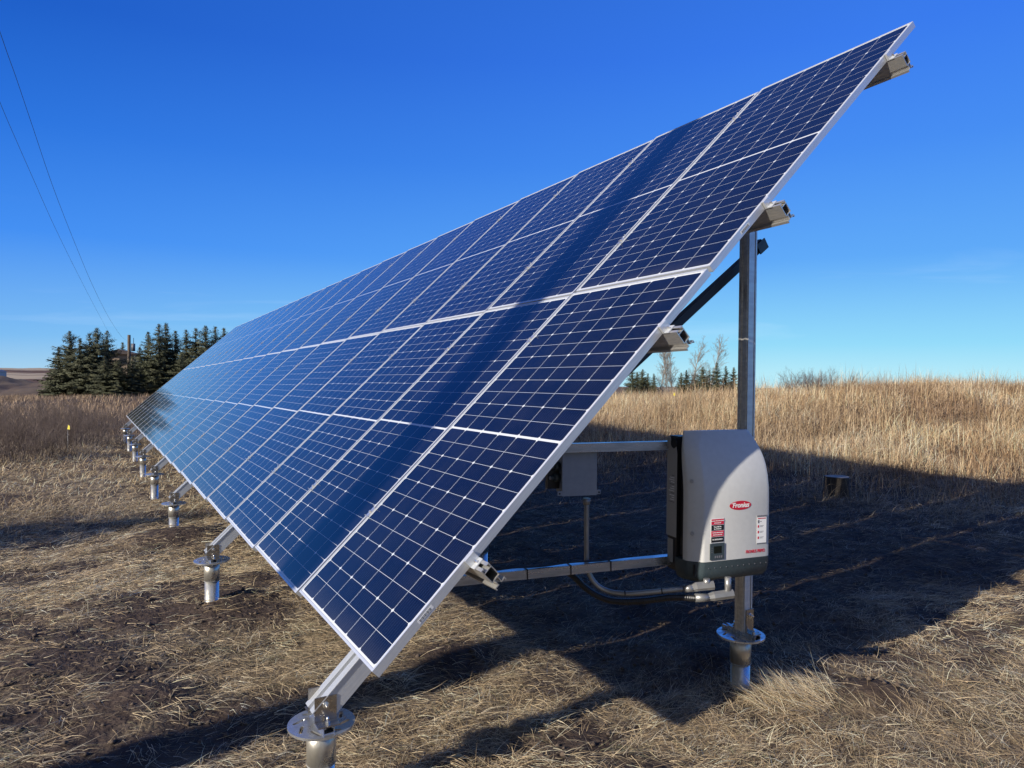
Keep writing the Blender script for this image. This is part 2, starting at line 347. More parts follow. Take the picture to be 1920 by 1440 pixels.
ground = bpy.data.objects.new('ground', me); C.objects.link(ground); ground['kind'] = 'structure'
def ground_mat():
    m = bpy.data.materials.new('soil_and_dead_grass'); m.use_nodes = True; n = m.node_tree; L = n.links; b = n.nodes['Principled BSDF']
    b.inputs['Roughness'].default_value = 0.95; b.inputs['Specular IOR Level'].default_value = 0.15
    g = n.nodes.new('ShaderNodeNewGeometry')
    def noise(s, d=5, vec=None):
        t = n.nodes.new('ShaderNodeTexNoise'); t.inputs['Scale'].default_value = s; t.inputs['Detail'].default_value = d; L.new(vec or g.outputs['Position'], t.inputs['Vector']); return t.outputs['Fac']
    def mix(f, a, c):
        x = n.nodes.new('ShaderNodeMixRGB')
        if f is not None: L.new(f, x.inputs[0])
        for i, v in ((1, a), (2, c)):
            if isinstance(v, tuple): x.inputs[i].default_value = (*v, 1)
            else: L.new(v, x.inputs[i])
        return x.outputs[0]
    def rng_(f, a, c):
        x = n.nodes.new('ShaderNodeMapRange'); x.inputs['From Min'].default_value = a; x.inputs['From Max'].default_value = c; L.new(f, x.inputs['Value']); return x.outputs[0]
    soil = mix(rng_(noise(14, 8), 0.35, 0.65), (0.040, 0.028, 0.023), (0.075, 0.054, 0.043))
    straw = mix(rng_(noise(30, 6), 0.35, 0.65), (0.15, 0.115, 0.074), (0.37, 0.295, 0.19))
    straw = mix(rng_(noise(0.25, 4), 0.4, 0.62), straw, (0.17, 0.115, 0.075))
    at_ = n.nodes.new('ShaderNodeAttribute'); at_.attribute_name = 'bare'
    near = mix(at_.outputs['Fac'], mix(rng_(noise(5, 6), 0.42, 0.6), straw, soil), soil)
    # far land: rust brown brush, pale stubble fields
    sc = n.nodes.new('ShaderNodeMapping'); sc.inputs['Scale'].default_value = (1, 1, 3); L.new(g.outputs['Position'], sc.inputs['Vector'])
    far = mix(rng_(noise(0.035, 8, sc.outputs[0]), 0.42, 0.58), (0.085, 0.06, 0.048), (0.21, 0.16, 0.105))
    far = mix(rng_(noise(0.3, 8), 0.3, 0.75), far, (0.10, 0.075, 0.058))
    fld = mix(rng_(noise(0.004, 2), 0.45, 0.52), (0.11, 0.065, 0.045), (0.36, 0.29, 0.21))
    vl = n.nodes.new('ShaderNodeVectorMath'); vl.operation = 'LENGTH'; L.new(g.outputs['Position'], vl.inputs[0])
    c1 = mix(rng_(vl.outputs['Value'], 22, 40), near, far)
    c2 = mix(rng_(vl.outputs['Value'], 520, 700), c1, fld)
    L.new(c2, b.inputs['Base Color'])
    bp = n.nodes.new('ShaderNodeBump'); bp.inputs['Strength'].default_value = 0.8; bp.inputs['Distance'].default_value = 0.03
    L.new(noise(28, 8), bp.inputs['Height']); L.new(bp.outputs[0], b.inputs['Normal'])
    return m
me.materials.append(ground_mat())
def gz1(x, y): return float(height(np.array([x]), np.array([y]))[0])

# ------------------------------------------------------------------ solar array geometry
TH, SL, PC, SV, TW, BD = 0.76519, 2.15716, 1.058, -0.022625, -0.09215, 0.089457
NCOL = 21
def Apt(u, v):   # u columns, v metres up the slope
    vr = v/SL
    return Vector((v*math.cos(TH), u*PC, v*math.sin(TH)+u*PC*SV+TW*vr*u/20+BD*(u/20)**2))
def Afr(u, v):
    o = Apt(u, v); ev = (Apt(u, v+0.01)-Apt(u, v-0.01)).normalized(); eu = (Apt(u+0.01, v)-Apt(u-0.01, v)).normalized()
    n_ = ev.cross(eu).normalized(); eu = n_.cross(ev)
    return o, ev, eu, n_
W_, H_ = 1.038, 2.142
def panel_mw(c, row):
    u0 = c+0.0095; v0 = 0.0 if row == 0 else SL+0.006
    o, ev, _, _ = Afr(u0, v0); o2 = Apt(u0+W_/PC, v0); o3 = Apt(u0, v0+H_)
    ev = (o3-o).normalized(); eu = (o2-o).normalized(); n_ = ev.cross(eu).normalized(); eu = n_.cross(ev)
    return Matrix(((ev.x, eu.x, n_.x, o.x), (ev.y, eu.y, n_.y, o.y), (ev.z, eu.z, n_.z, o.z), (0, 0, 0, 1)))
M['pv'] = pv_mat(W_, H_)
pr = empty('solar_panel')
fm = MB(); t = 0.0095; dp = 0.035
# four frame sides: hollow L sections with a lip over the glass
fm.box((0, 0, -dp), (H_, 0.0018, 0)); fm.box((0, 0.0018, -0.0015), (H_, t, 0)); fm.box((0, 0.0018, -dp), (H_, 0.030, -dp+0.0018))
fm.box((0, W_-0.0018, -dp), (H_, W_, 0)); fm.box((0, W_-t, -0.0015), (H_, W_-0.0018, 0)); fm.box((0, W_-0.030, -dp), (H_, W_-0.0018, -dp+0.0018))
fm.box((0, 0.0018, -dp), (0.0018, W_-0.0018, -0.0001)); fm.box((0.0018, t, -0.0015), (t, W_-t, 0.0001)); fm.box((0.0018, 0.03, -dp), (0.03, W_-0.03, -dp+0.0018))
fm.box((H_-0.0018, 0.0018, -dp), (H_, W_-0.0018, -0.0001)); fm.box((H_-t, t, -0.0015), (H_-0.0018, W_-t, 0.0001)); fm.box((H_-0.03, 0.03, -dp), (H_-0.0018, W_-0.03, -dp+0.0018))
fm.build('frame', M['alu'], pr)
gm = MB(); gm.box((0.002, 0.002, -0.0062), (H_-0.002, W_-0.002, -0.0022)); glass = gm.build('glass', M['pv'], pr)
bk = MB(); bk.box((0.002, 0.002, -0.0075), (H_-0.002, W_-0.002, -0.0066)); bk.build('backsheet', mat('white_backsheet', (0.7, 0.7, 0.7), 0.6), pr)
jb = MB(); jb.box((H_/2-0.03, W_/2-0.05, -0.024), (H_/2+0.03, W_/2+0.05, -0.0077)); jb.build('junction_box', M['black'], pr)
first = True
for row in (0, 1):
    for c in range(NCOL):
        p = pr if first else copy_tree(pr); first = False
        p.matrix_world = panel_mw(c, row)
        end = 'nearest the camera' if c == 0 else ('at the far end' if c == NCOL-1 else None)
        r_ = 'lower' if row == 0 else 'upper'
        tag(p, f'blue cell solar panel in the {r_} row, ' + (end if end else f'{ORD[c]} column from the near end'), 'solar panel', 'solar panels of the tilted array')
# product sticker on near panel frames
# ------------------------------------------------------------------ rails
RV = [0.50, 1.77, 2.65, 3.965]
clip = None
rail_lbl = ['lowest', 'second lowest', 'third from the bottom', 'highest']
for k, v in enumerate(RV):
    root = empty('mounting_rail', Apt(0, v))
    frames = []
    us = [-0.068]+[i*1.0 for i in range(0, NCOL+1)]+[NCOL+0.1]
    def fr(off_n, us=us, v=v):
        out = []
        for u in us:
            o, ev, eu, n_ = Afr(u, v); out.append((o - n_*off_n, ev, n_))
        return out
    prof = MB(); base = fr(0.0355)
    def web(a0, b0, a1, b1): prof.sweep([(a0, -b1), (a1, -b1), (a1, -b0), (a0, -b0)], base)
    hw = 0.021
    web(-hw, 0.000, -hw+0.0035, 0.066); web(hw-0.0035, 0.0, hw, 0.066)              # side walls
    web(-hw+0.0035, 0.0, -0.007, 0.003); web(0.007, 0.0, hw-0.0035, 0.003)           # top slot lips
    web(-hw+0.0035, 0.016, hw-0.0035, 0.019); web(-hw+0.0035, 0.063, hw-0.0035, 0.066)
    web(-0.010, 0.066, -0.007, 0.088); web(0.007, 0.066, 0.010, 0.088)               # bottom T-slot
    web(-hw-0.006, 0.088, -0.006, 0.092); web(0.006, 0.088, hw+0.006, 0.092)
    web(-hw-0.006, 0.092, -hw-0.002, 0.100); web(hw+0.002, 0.092, hw+0.006, 0.100)
    o0 = Apt(0, v)
    prof.build('rail_profile', M['mill'], root, origin=None).matrix_parent_inverse = root.matrix_world.inverted() if False else Matrix.Translation(-o0)
    # near end clamp: bracket over the frame edge
    o, ev, eu, n_ = Afr(0, v)
    mloc = Matrix(((ev.x, eu.x, n_.x, 0), (ev.y, eu.y, n_.y, 0), (ev.z, eu.z, n_.z, 0), (0, 0, 0, 1)))
    e = MB(); e.box((-0.024, -0.0035, -0.0355), (0.024, 0.0085, 0.0035), mloc); e.box((-0.024, 0.0085, 0.0008), (0.024, 0.018, 0.0035), mloc)
    e.box((-0.024, -0.030, -0.0355), (0.024, -0.0035, -0.030), mloc)
    ec = e.build('end_clamp', M['alu'], root, bevel=0.0008)
    b_ = MB(); b_.tube([mloc @ Vector((0, -0.017, -0.030)), mloc @ Vector((0, -0.017, -0.016))], 0.0065, 6, smooth=False); b_.build('bolt', M['bolt'], ec)
    # mid clamps on every column joint
    for c in range(1, NCOL):
        o, ev, eu, n_ = Afr(c, v)
        if clip is None:
            q = MB(); q.box((-0.030, -0.016, 0.0006), (0.030, 0.016, 0.0034)); q.box((-0.030, -0.0085, -0.02), (0.030, 0.0085, 0.0004))
            q.tube([(0, 0, 0.0034), (0, 0, 0.011)], 0.0065, 6, smooth=False)
            q.box((-0.028, -0.028, 0.0034), (-0.0245, -0.012, 0.0050)); q.tube([(-0.026, -0.012, 0.004), (-0.030, -0.022, 0.022)], 0.0016, 5); q.tube([(0.026, -0.012, 0.004), (0.030, -0.022, 0.022)], 0.0016, 5)
            clip = q.build('mid_clamp', M['mill'], root)
            mc_ = clip
        else:
            mc_ = clip.copy(); C.objects.link(mc_); mc_.parent = root
        d = o-o0
        mc_.matrix_local = Matrix(((ev.x, eu.x, n_.x, d.x), (ev.y, eu.y, n_.y, d.y), (ev.z, eu.z, n_.z, d.z), (0, 0, 0, 1)))
    tag(root, f'long aluminium rail clamped behind the solar panels, {rail_lbl[k]} of the four', 'mounting rail', 'rails behind the solar panels')

# ------------------------------------------------------------------ piles, uprights, beams
PY = [0.46+3.0*i for i in range(8)]
def disc_mb(r, th, slots=True):
    """flange plate with slotted holes, centred, top at z=0"""
    bm = bmesh.new(); n = 96
    import math as _m
    m_ = MB()
    holes = []
    for k in range(8):
        a = 2*_m.pi*(k+0.35)/8; rc = r*0.68; L_ = r*0.17; wd = r*0.055
        ca, sa = _m.cos(a+0.9), _m.sin(a+0.9)
        pts = []
        for j in range(12):
            t = 2*_m.pi*j/12; lx = _m.cos(t)*wd+(L_/1.0 if _m.cos(t) > 0 else -L_/1.0)*1.0; ly = _m.sin(t)*wd
            pts.append((_m.cos(a)*rc+lx*ca-ly*sa, _m.sin(a)*rc+lx*sa+ly*ca))
        holes.append(pts)
    bm.free()
    cu = bpy.data.curves.new('tmp', 'CURVE'); cu.dimensions = '2D'; cu.fill_mode = 'BOTH'; cu.extrude = th/2
    def spl(pts):
        s = cu.splines.new('POLY'); s.points.add(len(pts)-1)
        for i, p in enumerate(pts): s.points[i].co = (p[0], p[1], 0, 1)
        s.use_cyclic_u = True
    spl([(r*_m.cos(2*_m.pi*k/n), r*_m.sin(2*_m.pi*k/n)) for k in range(n)])
    for h in holes: spl(h)
    o = bpy.data.objects.new('tmp', cu); C.objects.link(o)
    me = bpy.data.meshes.new_from_object(o.evaluated_get(bpy.context.evaluated_depsgraph_get())); bpy.data.objects.remove(o)
    for v in me.vertices: v.co.z -= th/2
    return me
flange_me = disc_mb(0.128, 0.0095); flange_me.materials.clear(); flange_me.materials.append(M['galv']); flange_me.name = 'flange_plate'
def pile_parts(root, depth):
    """root at the flange top"""
    fl = bpy.data.objects.new('flange_plate', flange_me); C.objects.link(fl); fl.parent = root
    s = MB(); s.tube([(0, 0, -0.0095), (0, 0, -0.155)], 0.0565, 28); sl_ = s.build('sleeve', M['pile'], root)
    s = MB(); s.tube([(0, 0, -0.1551), (0, 0, -depth-0.25)], 0.0510, 28); s.build('pipe', M['pile'], root)
    s = MB(); s.tube([(0, 0, -0.1545), (0, 0, -0.1575)], 0.0572, 28); s.build('weld_seam', M['side'], sl_)
    for a in (0.4, 2.5, 4.6):
        s = MB(); x, y = 0.078*math.cos(a), 0.078*math.sin(a)
        s.tube([(x, y, -0.0098), (x, y, -0.019)], 0.0085, 6, smooth=False); s.tube([(x, y, -0.019), (x, y, -0.034)], 0.0045, 8); s.build('bolt', M['bolt'], fl)
    return fl
def angle_bracket(root, x0, x1, yside, ybody, ztop, name='bracket'):
    """L bracket: vertical plate beside the beam, foot turned outward"""
    s = MB(); d = 1 if yside > ybody else -1
    y0, y1 = sorted((yside, yside+d*0.0055))
    s.box((x0, y0, 0.0225), (x1, y1, ztop)); 
    f0, f1 = sorted((y0 if d < 0 else y1, (y0 if d < 0 else y1)+d*0.052))
    s.box((x0, f0, 0.0225), (x1, f1, 0.028)); br = s.build(name, M['steel'], root, bevel=0.0012)
    b = MB(); xm = (x0+x1)/2; ym = y0-0.001 if d < 0 else y1+0.001
    b.tube([(xm, ym, ztop-0.032), (xm, ym+d*0.002, ztop-0.032)], 0.0135, 16); b.tube([(xm, ym+d*0.002, ztop-0.032), (xm, ym+d*0.010, ztop-0.032)], 0.0095, 6, smooth=False)
    b.tube([(xm, ym+d*0.010, ztop-0.032), (xm, ym+d*0.022, ztop-0.032)], 0.0048, 8); b.build('bolt', M['bolt'], br)
    b = MB(); fm_ = (f0+f1)/2; b.tube([(xm, fm_, 0.028), (xm, fm_, 0.036)], 0.0095, 6, smooth=False); b.tube([(xm, fm_, 0.036), (xm, fm_, 0.052)], 0.0048, 8); b.build('bolt', M['bolt'], br)
    return br
def base_channel(root, ln=0.11):
    s = MB()
    s.box((-0.021, -ln, 0.0004), (-0.0185, ln, 0.022)); s.box((0.0185, -ln, 0.0004), (0.021, ln, 0.022)); s.box((-0.0185, -ln, 0.0004), (0.0185, ln, 0.003))
    s.box((-0.0185, -ln, 0.0195), (-0.0105, ln, 0.022)); s.box((0.0105, -ln, 0.0195), (0.0185, ln, 0.022))
    s.build('base_channel', M['strut'], root)
# -- front piles
fp = empty('front_pile')
pile_parts(fp, 1.0)
base_channel(fp, 0.105)
angle_bracket(fp, -0.040, 0.045, -0.045, 0, 0.120)
angle_bracket(fp, -0.040, 0.045, 0.045, 0, 0.120)
hb = [b for b in fp.children if b.name.startswith('bracket')]
zf = [-0.335, -0.375, -0.425, -0.49, -0.56, -0.62, -0.68, -0.72]
FX = -0.045
DG = -0.0
front = []
for i, y in enumerate(PY):
    p = fp if i == 0 else copy_tree(fp)
    p.location = (FX, y, 0)
    o, ev, eu, n_ = Afr(y/PC, 0); front.append((p, o))
    z = o.z-0.345; p.location.z = z; 
    tag(p, ('galvanized screw pile with slotted round plate at the lower panel edge, ' + ('nearest the camera' if i == 0 else ('farthest from the camera' if i == 7 else ORD[i]+' from the camera'))), 'pile', 'front piles under the lower edge')
# -- tilted beams
bm_root = None
def beam_root():
    r = empty('tilted_beam')
    s = MB()  # local x along the slope, y along row, z normal; top at 0
    L0, L1 = -0.262, 4.12; hw = 0.047; h = 0.082
    s.box((L0, -hw, -h), (L1, -hw+0.004, -0.004)); s.box((L0, hw-0.004, -h), (L1, hw, -0.004))
    s.box((L0, -hw-0.004, -0.004), (L1, -0.014, 0)); s.box((L0, 0.014, -0.004), (L1, hw+0.004, 0))
    s.box((L0, -0.014, -0.034), (L1, 0.014, -0.030)); s.box((L0, -0.017, -0.030), (L1, -0.014, -0.004)); s.box((L0, 0.014, -0.030), (L1, 0.017, -0.004))
    s.box((L0, -hw+0.004, -h), (L1, hw-0.004, -h+0.004))
    for k in range(7):
        for sg in (-1, 1):
            y = sg*(0.019+k*0.0047); s.box((L0, y-0.0011, 0), (L1, y+0.0011, 0.0013))
    s.build('extrusion', M['alu'], r)
    return r
br0 = beam_root()
for i, y in enumerate(PY):
    b = br0 if i == 0 else copy_tree(br0)
    o, ev, eu, n_ = Afr(y/PC, 0); org = o - n_*0.137
    b.matrix_world = Matrix(((ev.x, eu.x, n_.x, org.x), (ev.y, eu.y, n_.y, y+0.0), (ev.z, eu.z, n_.z, org.z), (0, 0, 0, 1)))
    tag(b, 'sloping ribbed aluminium beam on a front pile, ' + ('nearest the camera' if i == 0 else ('farthest from the camera' if i == 7 else ORD[i]+' from the camera')), 'beam', 'sloping beams under the panels')
# -- diagonal braces
def brace():
    r = empty('diagonal_brace'); s = MB()
    a = Vector((1.10, 0, 0.745)); b = Vector((2.48, 0, 1.762)); d = (b-a).normalized(); n_ = Vector((-d.z, 0, d.x)); L_ = (b-a).length
    m_ = Matrix(((d.x, 0, n_.x, a.x), (0, 1, 0, 0), (d.z, 0, n_.z, a.z), (0, 0, 0, 1)))
    s.box((0, -0.022, -0.020), (L_, -0.018, 0.020), m_); s.box((0, 0.018, -0.020), (L_, 0.022, 0.020), m_); s.box((0, -0.018, 0.016), (L_, 0.018, 0.0198), m_)
    s.box((0, -0.018, -0.012), (L_, 0.018, -0.009), m_); s.box((0, -0.022, -0.0235), (L_, -0.005, -0.0202), m_); s.box((0, 0.005, -0.0235), (L_, 0.022, -0.0202), m_)
    s.build('extrusion', mat('dark_bronze_aluminium', (0.035, 0.033, 0.034), 0.5, 0.3), r)
    s = MB(); s.box((L_-0.075, -0.030, -0.030), (L_+0.004, -0.0225, 0.030), m_); s.box((L_-0.055, -0.017, 0.0201), (L_-0.010, 0.017, 0.034), m_); s.build('end_clamp', M['slate'], r)
    return r
dg0 = brace()
# -- rear piles and uprights
rp = empty('rear_pile'); pile_parts(rp, 1.2); base_channel(rp, 0.115)
angle_bracket(rp, -0.022, 0.034, -0.052, 0, 0.150); angle_bracket(rp, -0.022, 0.034, 0.020, 0, 0.150)
for ch in rp.children: pass
up = empty('upright_post')
s = MB(); a, b = 0.030, 0.030
s.box((-a, -b, 0), (a, -b+0.004, 1)); s.box((-a, b-0.004, 0), (a, b, 1))
s.box((-a, -b+0.004, 0), (-a+0.004, b-0.004, 1)); s.box((a-0.004, -b+0.004, 0), (a, b-0.004, 1))
upm = s.build('hollow_section', M['mill'], up)
s = MB(); s.box((a-0.010, -b-0.0045, 0.0), (a, -b-0.0005, 1.0)); s.box((-a, -b-0.0045, 0.0), (a-0.018, -b-0.0005, 1.0))
s.build('face_flange', M['alu'], up)
s = MB(); s.box((-a-0.006, -0.028, 0), (-a-0.0005, -0.010, 1)); s.box((-a-0.006, 0.010, 0), (-a-0.0005, 0.028, 1)); s.build('side_flange', M['mill'], up)
RX = 2.245
for i, y in enumerate(PY):
    yr = y-0.04
    o, ev, eu, n_ = Afr(y/PC, 2.2)
    p = rp if i == 0 else copy_tree(rp); zb = -0.409+(Afr(y/PC, 0)[0].z-Afr(PY[0]/PC, 0)[0].z)
    p.location = (RX, yr-0.015, zb)
    p.rotation_euler = (0, 0, 0.0)
    wh = 'nearest the camera' if i == 0 else ('farthest from the camera' if i == 7 else ORD[i]+' from the camera')
    tag(p, 'galvanized screw pile with round plate under a tall rear upright, '+wh, 'pile', 'rear piles under the uprights')
    q = up if i == 0 else copy_tree(up)
    ztop = Apt(y/PC, RX/math.cos(TH)).z-0.225
    q.location = (RX, yr-0.030, zb+0.027)
    for ch in q.children: ch.scale = (1, 1, ztop-zb-0.027)
    tag(q, 'tall vertical aluminium post holding up the back of the panels, '+wh, 'upright post', 'rear uprights')
    g_ = dg0 if i == 0 else copy_tree(dg0)
    g_.location = (0, y+0.035, Apt(y/PC, 1.5).z-Apt(PY[0]/PC, 1.5).z)
    tag(g_, 'dark slanting brace bolted to a rear upright, '+wh, 'brace', 'diagonal braces')
# cap bracket at the top of the near upright + red tape on its pile
tp = MB(); x, y, z = RX+0.10, PY[0]-0.055, -0.400
tp.tube([(x-0.03, y+0.05, z+0.012), (x, y+0.055, z+0.035), (x+0.028, y+0.03, z+0.012)], [0.013, 0.018, 0.010], 8)
tag(tp.build('red_tape', M['redtape']), 'small red tape scrap on the round plate of the nearest rear pile', 'tape')

# ------------------------------------------------------------------ struts, junction box, conduits
def strut_between(name, A_, B_, label, zips):
    A_ = Vector(A_); B_ = Vector(B_); d = (B_-A_).normalized(); L_ = (B_-A_).length; s_ = Vector((0, 0, 1)).cross(d).normalized(); u_ = d.cross(s_)
    m_ = Matrix(((d.x, s_.x, u_.x, A_.x), (d.y, s_.y, u_.y, A_.y), (d.z, s_.z, u_.z, A_.z), (0, 0, 0, 1)))
    r = empty(name, mw=m_)
    q = MB(); h = 0.0215; t_ = 0.0027
    q.box((0, h-t_, -h), (L_, h, h)); q.box((0, -h, h-t_), (L_, h-t_, h)); q.box((0, -h, -h), (L_, h-t_, -h+t_))
    q.box((0, -h, h-0.011), (L_, -h+t_, h-t_)); q.box((0, -h, -h+t_), (L_, -h+t_, -h+0.011))
    q.box((0, -h+t_, h-0.011), (L_, -h+0.009, h-0.009)); q.box((0, -h+t_, -h+0.009), (L_, -h+0.009, -h+0.011))
    q.build('channel', M['strut'], r)
    for x in zips:
        q = MB(); hh = h+0.001
        for (a, b) in (((x, -hh-0.0018, -hh-0.0018), (x+0.006, -hh, hh+0.0018)), ((x, hh, -hh-0.0018), (x+0.006, hh+0.0018, hh+0.0018)), ((x, -hh, hh), (x+0.006, hh, hh+0.0018)), ((x, -hh, -hh-0.0018), (x+0.006, hh, -hh))):
            q.box(a, b)
        q.build('cable_tie', M['black'], r)
    tag(r, label, 'strut channel', 'horizontal strut channels')
    return r
INVD = 3.34
A1 = at(1320, 833, 3.62); A2 = at(1020, 841, 3.40)
dirU = (A2-A1).normalized()
strut_between('strut_channel', A1, A1+dirU*0.98, 'upper horizontal zinc strut channel running left from the inverter', [])
B1 = at(1300, 1044, 3.60); B2 = at(866, 1087, 3.235); dirL = (B2-B1).normalized()
strut_between('strut_channel', B1, B1+dirL*1.32, 'lower horizontal zinc strut channel with black cable ties under the inverter', [0.47, 0.68, 0.90, 1.08])
# junction box hanging on the upper strut
jd = dirU; D2 = 3.44
jx = -jd; up_ = Vector((0, 0, 1)); bk_ = up_.cross(jx).normalized()   # bk_ points away from the camera
c0 = at(1052, 931, D2)
mj = Matrix(((jx.x, bk_.x, 0, c0.x), (jx.y, bk_.y, 0, c0.y), (jx.z, bk_.z, 1, c0.z), (0, 0, 0, 1)))
jr = empty('junction_enclosure', mw=mj)
q = MB(); q.box((0.012, 0.004, 0.004), (0.178, 0.115, 0.232)); q.build('enclosure_body', M['box'], jr, bevel=0.004)
q = MB(); q.box((0.004, -0.002, 0.0), (0.186, 0.0035, 0.240)); q.build('door', M['box'], jr, bevel=0.002)
q = MB(); q.box((-0.018, -0.0015, 0.004), (0.206, 0.003, 0.026)); fl = q.build('mounting_flange', M['box'], jr, bevel=0.0015)
for x in (-0.008, 0.197):
    q = MB(); q.tube([(x, -0.0035, 0.014), (x, -0.0016, 0.014)], 0.0045, 10); q.build('screw', M['dark'], fl)
for z in (0.14, 0.085):
    q = MB(); q.tube([(0.012, 0.055, z), (-0.022, 0.050, z)], 0.020, 14); q.tube([(-0.022, 0.050, z), (-0.038, 0.048, z)], 0.013, 6, smooth=False); q.build('cable_gland', M['slate'], jr)
    q = MB(); q.tube([(-0.0385, 0.048, z), (-0.044, 0.047, z)], 0.009, 10); q.build('gland_cap', M['conduit'], jr)
q = MB(); q.box((-0.05, 0.06, 0.03), (0.010, 0.10, 0.16)); q.build('cable_block', M['black'], jr)
tag(jr, 'grey metal junction box hanging below the upper strut behind the panel edge', 'junction box')

# conduits
cr = empty('metal_conduit', at(1100, 935, D2+0.03))
o_ = cr.location.copy()
def loc(p): return Vector(p)-o_
pts = [at(1100, 938, D2+0.035), at(1100, 1040, D2+0.035), at(1101, 1060, D2+0.035), at(1108, 1082, D2+0.03), at(1122, 1099, D2+0.02), at(1142, 1109, D2+0.0), at(1168, 1113, D2-0.03), at(1200, 1112, D2-0.06), at(1285, 1104, D2-0.09)]
def smooth(pts, k=6):
    out = []
    for i in range(len(pts)-1):
        p0 = pts[max(i-1, 0)]; p1 = pts[i]; p2 = pts[i+1]; p3 = pts[min(i+2, len(pts)-1)]
        for j in range(k):
            t = j/k; out.append(0.5*((2*p1)+(-p0+p2)*t+(2*p0-5*p1+4*p2-p3)*t*t+(-p0+3*p1-3*p2+p3)*t**3))
    return out+[pts[-1]]
q = MB(); q.tube([loc(p) for p in smooth(pts)], 0.0125, 14); q.build('pipe', M['conduit'], cr)
q = MB(); q.tube([loc(at(1100, 934, D2+0.035)), loc(at(1100, 946, D2+0.035))], 0.018, 14); q.build('compression_fitting', M['conduit'], cr)
q = MB(); q.tube([loc(at(1283, 1104, D2-0.09)), loc(at(1300, 1103, D2-0.10))], 0.018, 14); q.build('compression_fitting', M['conduit'], cr)
# conduit body under the inverter
q = MB(); q.tube([loc(at(1298, 1103, D2-0.10)), loc(at(1306, 1100, D2-0.10)), loc(at(1338, 1097, D2-0.10))], [0.017, 0.022, 0.022], 8, smooth=False)
q.tube([loc(at(1325, 1085, D2-0.10)), loc(at(1325, 1098, D2-0.10))], 0.016, 12); q.build('conduit_body', M['conduit'], cr)
for xx, dd in ((1172, -0.035), (1241, -0.075)):
    a = at(xx, 1112 if xx < 1200 else 1108.5, D2+dd); d = (at(1285, 1104, D2-0.09)-at(1200, 1112, D2-0.06)).normalized()
    q = MB(); q.tube([loc(a-d*0.003), loc(a+d*0.003)], 0.0145, 14); q.build('cable_tie', M['black'], cr)
tag(cr, 'bent bare metal conduit dropping from the grey junction box to the inverter', 'conduit')
cb_ = empty('flexible_conduit', at(1060, 1072, D2)); o_ = cb_.location.copy()
fp_ = [at(1058, 1070, D2+0.06), at(1075, 1080, D2+0.05), at(1100, 1104, D2+0.03), at(1132, 1122, D2), at(1165, 1128, D2-0.03), at(1210, 1126, D2-0.06), at(1260, 1120, D2-0.08), at(1305, 1122, D2-0.10)]
sp_ = smooth(fp_, 22); q = MB()
rr = [0.0150+(0.0017 if i % 2 else 0) for i in range(len(sp_))]
q.tube([loc(p) for p in sp_], rr, 12, smooth=False); q.build('corrugated_hose', M['black'], cb_)
q = MB(); q.tube([loc(at(1303, 1121, D2-0.10)), loc(at(1318, 1121, D2-0.10)), loc(at(1330, 1120, D2-0.10))], [0.020, 0.020, 0.017], 14); q.build('hose_fitting', M['conduit'], cb_)
q = MB(); q.tube([loc(at(1328, 1120, D2-0.10)), loc(at(1338, 1118, D2-0.10)), loc(at(1374, 1113, D2-0.09))], [0.017, 0.023, 0.023], 8, smooth=False)
q.tube([loc(at(1365, 1082, D2-0.09)), loc(at(1365, 1112, D2-0.09))], 0.0155, 12); q.build('conduit_body', M['conduit'], cb_)
tag(cb_, 'black corrugated flexible conduit sagging below the bent metal conduit', 'conduit')
# thin black cable lying along the lower strut
q = MB(); q.tube([B1+dirL*x+Vector((0, 0.0, 0.030+0.003*math.sin(x*21))) for x in np.linspace(0.35, 1.3, 30)], 0.005, 8)
tag(q.build('black_cable', M['black']), 'thin black cable lying on top of the lower strut channel', 'cable')

for k, (v0, lb) in enumerate(((1.05, 'black module lead drooping between the lower rails behind the panels'), (3.2, 'black module lead drooping between the upper rails behind the panels'))):
    pts = []
    for i in range(41):
        u = 0.25+i*0.15; o, ev, eu, n_ = Afr(u, v0); pts.append(o-n_*(0.055+0.05*abs(math.sin(u*math.pi)))+Vector((0, 0, -0.03*abs(math.sin(u*math.pi)))))
    q = MB(); q.tube(pts, 0.003, 5); tag(q.build('module_lead', M['black']), lb, 'cable')
# ------------------------------------------------------------------ inverter
PHI = R(9.5)
LF = at(1300, 1057, INVD)            # lower left front corner of the grey cover
ex = Vector((math.cos(PHI), -math.sin(PHI), 0)); ey = Vector((math.sin(PHI), math.cos(PHI), 0))
mi = Matrix(((ex.x, ey.x, 0, LF.x), (ex.y, ey.y, 0, LF.y), (0, 0, 1, LF.z), (0, 0, 0, 1)))
inv = empty('inverter', mw=mi)
IW, IH = 0.458, 0.618
def fy(z):     # front surface set-back with height
    t = max(0.0, (z-0.30)/(IH-0.30)); return 0.105*t**2.2+0.012*t
def insx(z):
    t = max(0.0, (z-0.42)/(IH-0.42)); return 0.042*t**2.2
rows = [0.0, 0.05, 0.12, 0.2, 0.28, 0.34, 0.40, 0.45, 0.49, 0.53, 0.56, 0.585, 0.603, IH]
def section(z, gro=0.0):
    f = fy(z); i_ = insx(z); bev = 0.062 if z < 0.56 else 0.062+(z-0.56)*0.5
    x0, x1 = i_, IW-i_
    return [(x0, 0.086+f*0.6), (x0, 0.062+f*0.75), (x0+0.006, 0.050+f*0.8), (x0+bev-0.008, f+0.004), (x0+bev+0.006, f), (x1-0.030, f+0.0), (x1-0.010, f+0.006), (x1, f+0.022), (x1, 0.120+f*0.3)]
q = MB(); vs = []; secs = [section(z) for z in rows]; ns = len(secs[0])
for z, s_ in zip(rows, secs): vs += [(x, y, z) for x, y in s_]
fs = [(i*ns+j, i*ns+j+1, (i+1)*ns+j+1, (i+1)*ns+j) for i in range(len(rows)-1) for j in range(ns-1)]
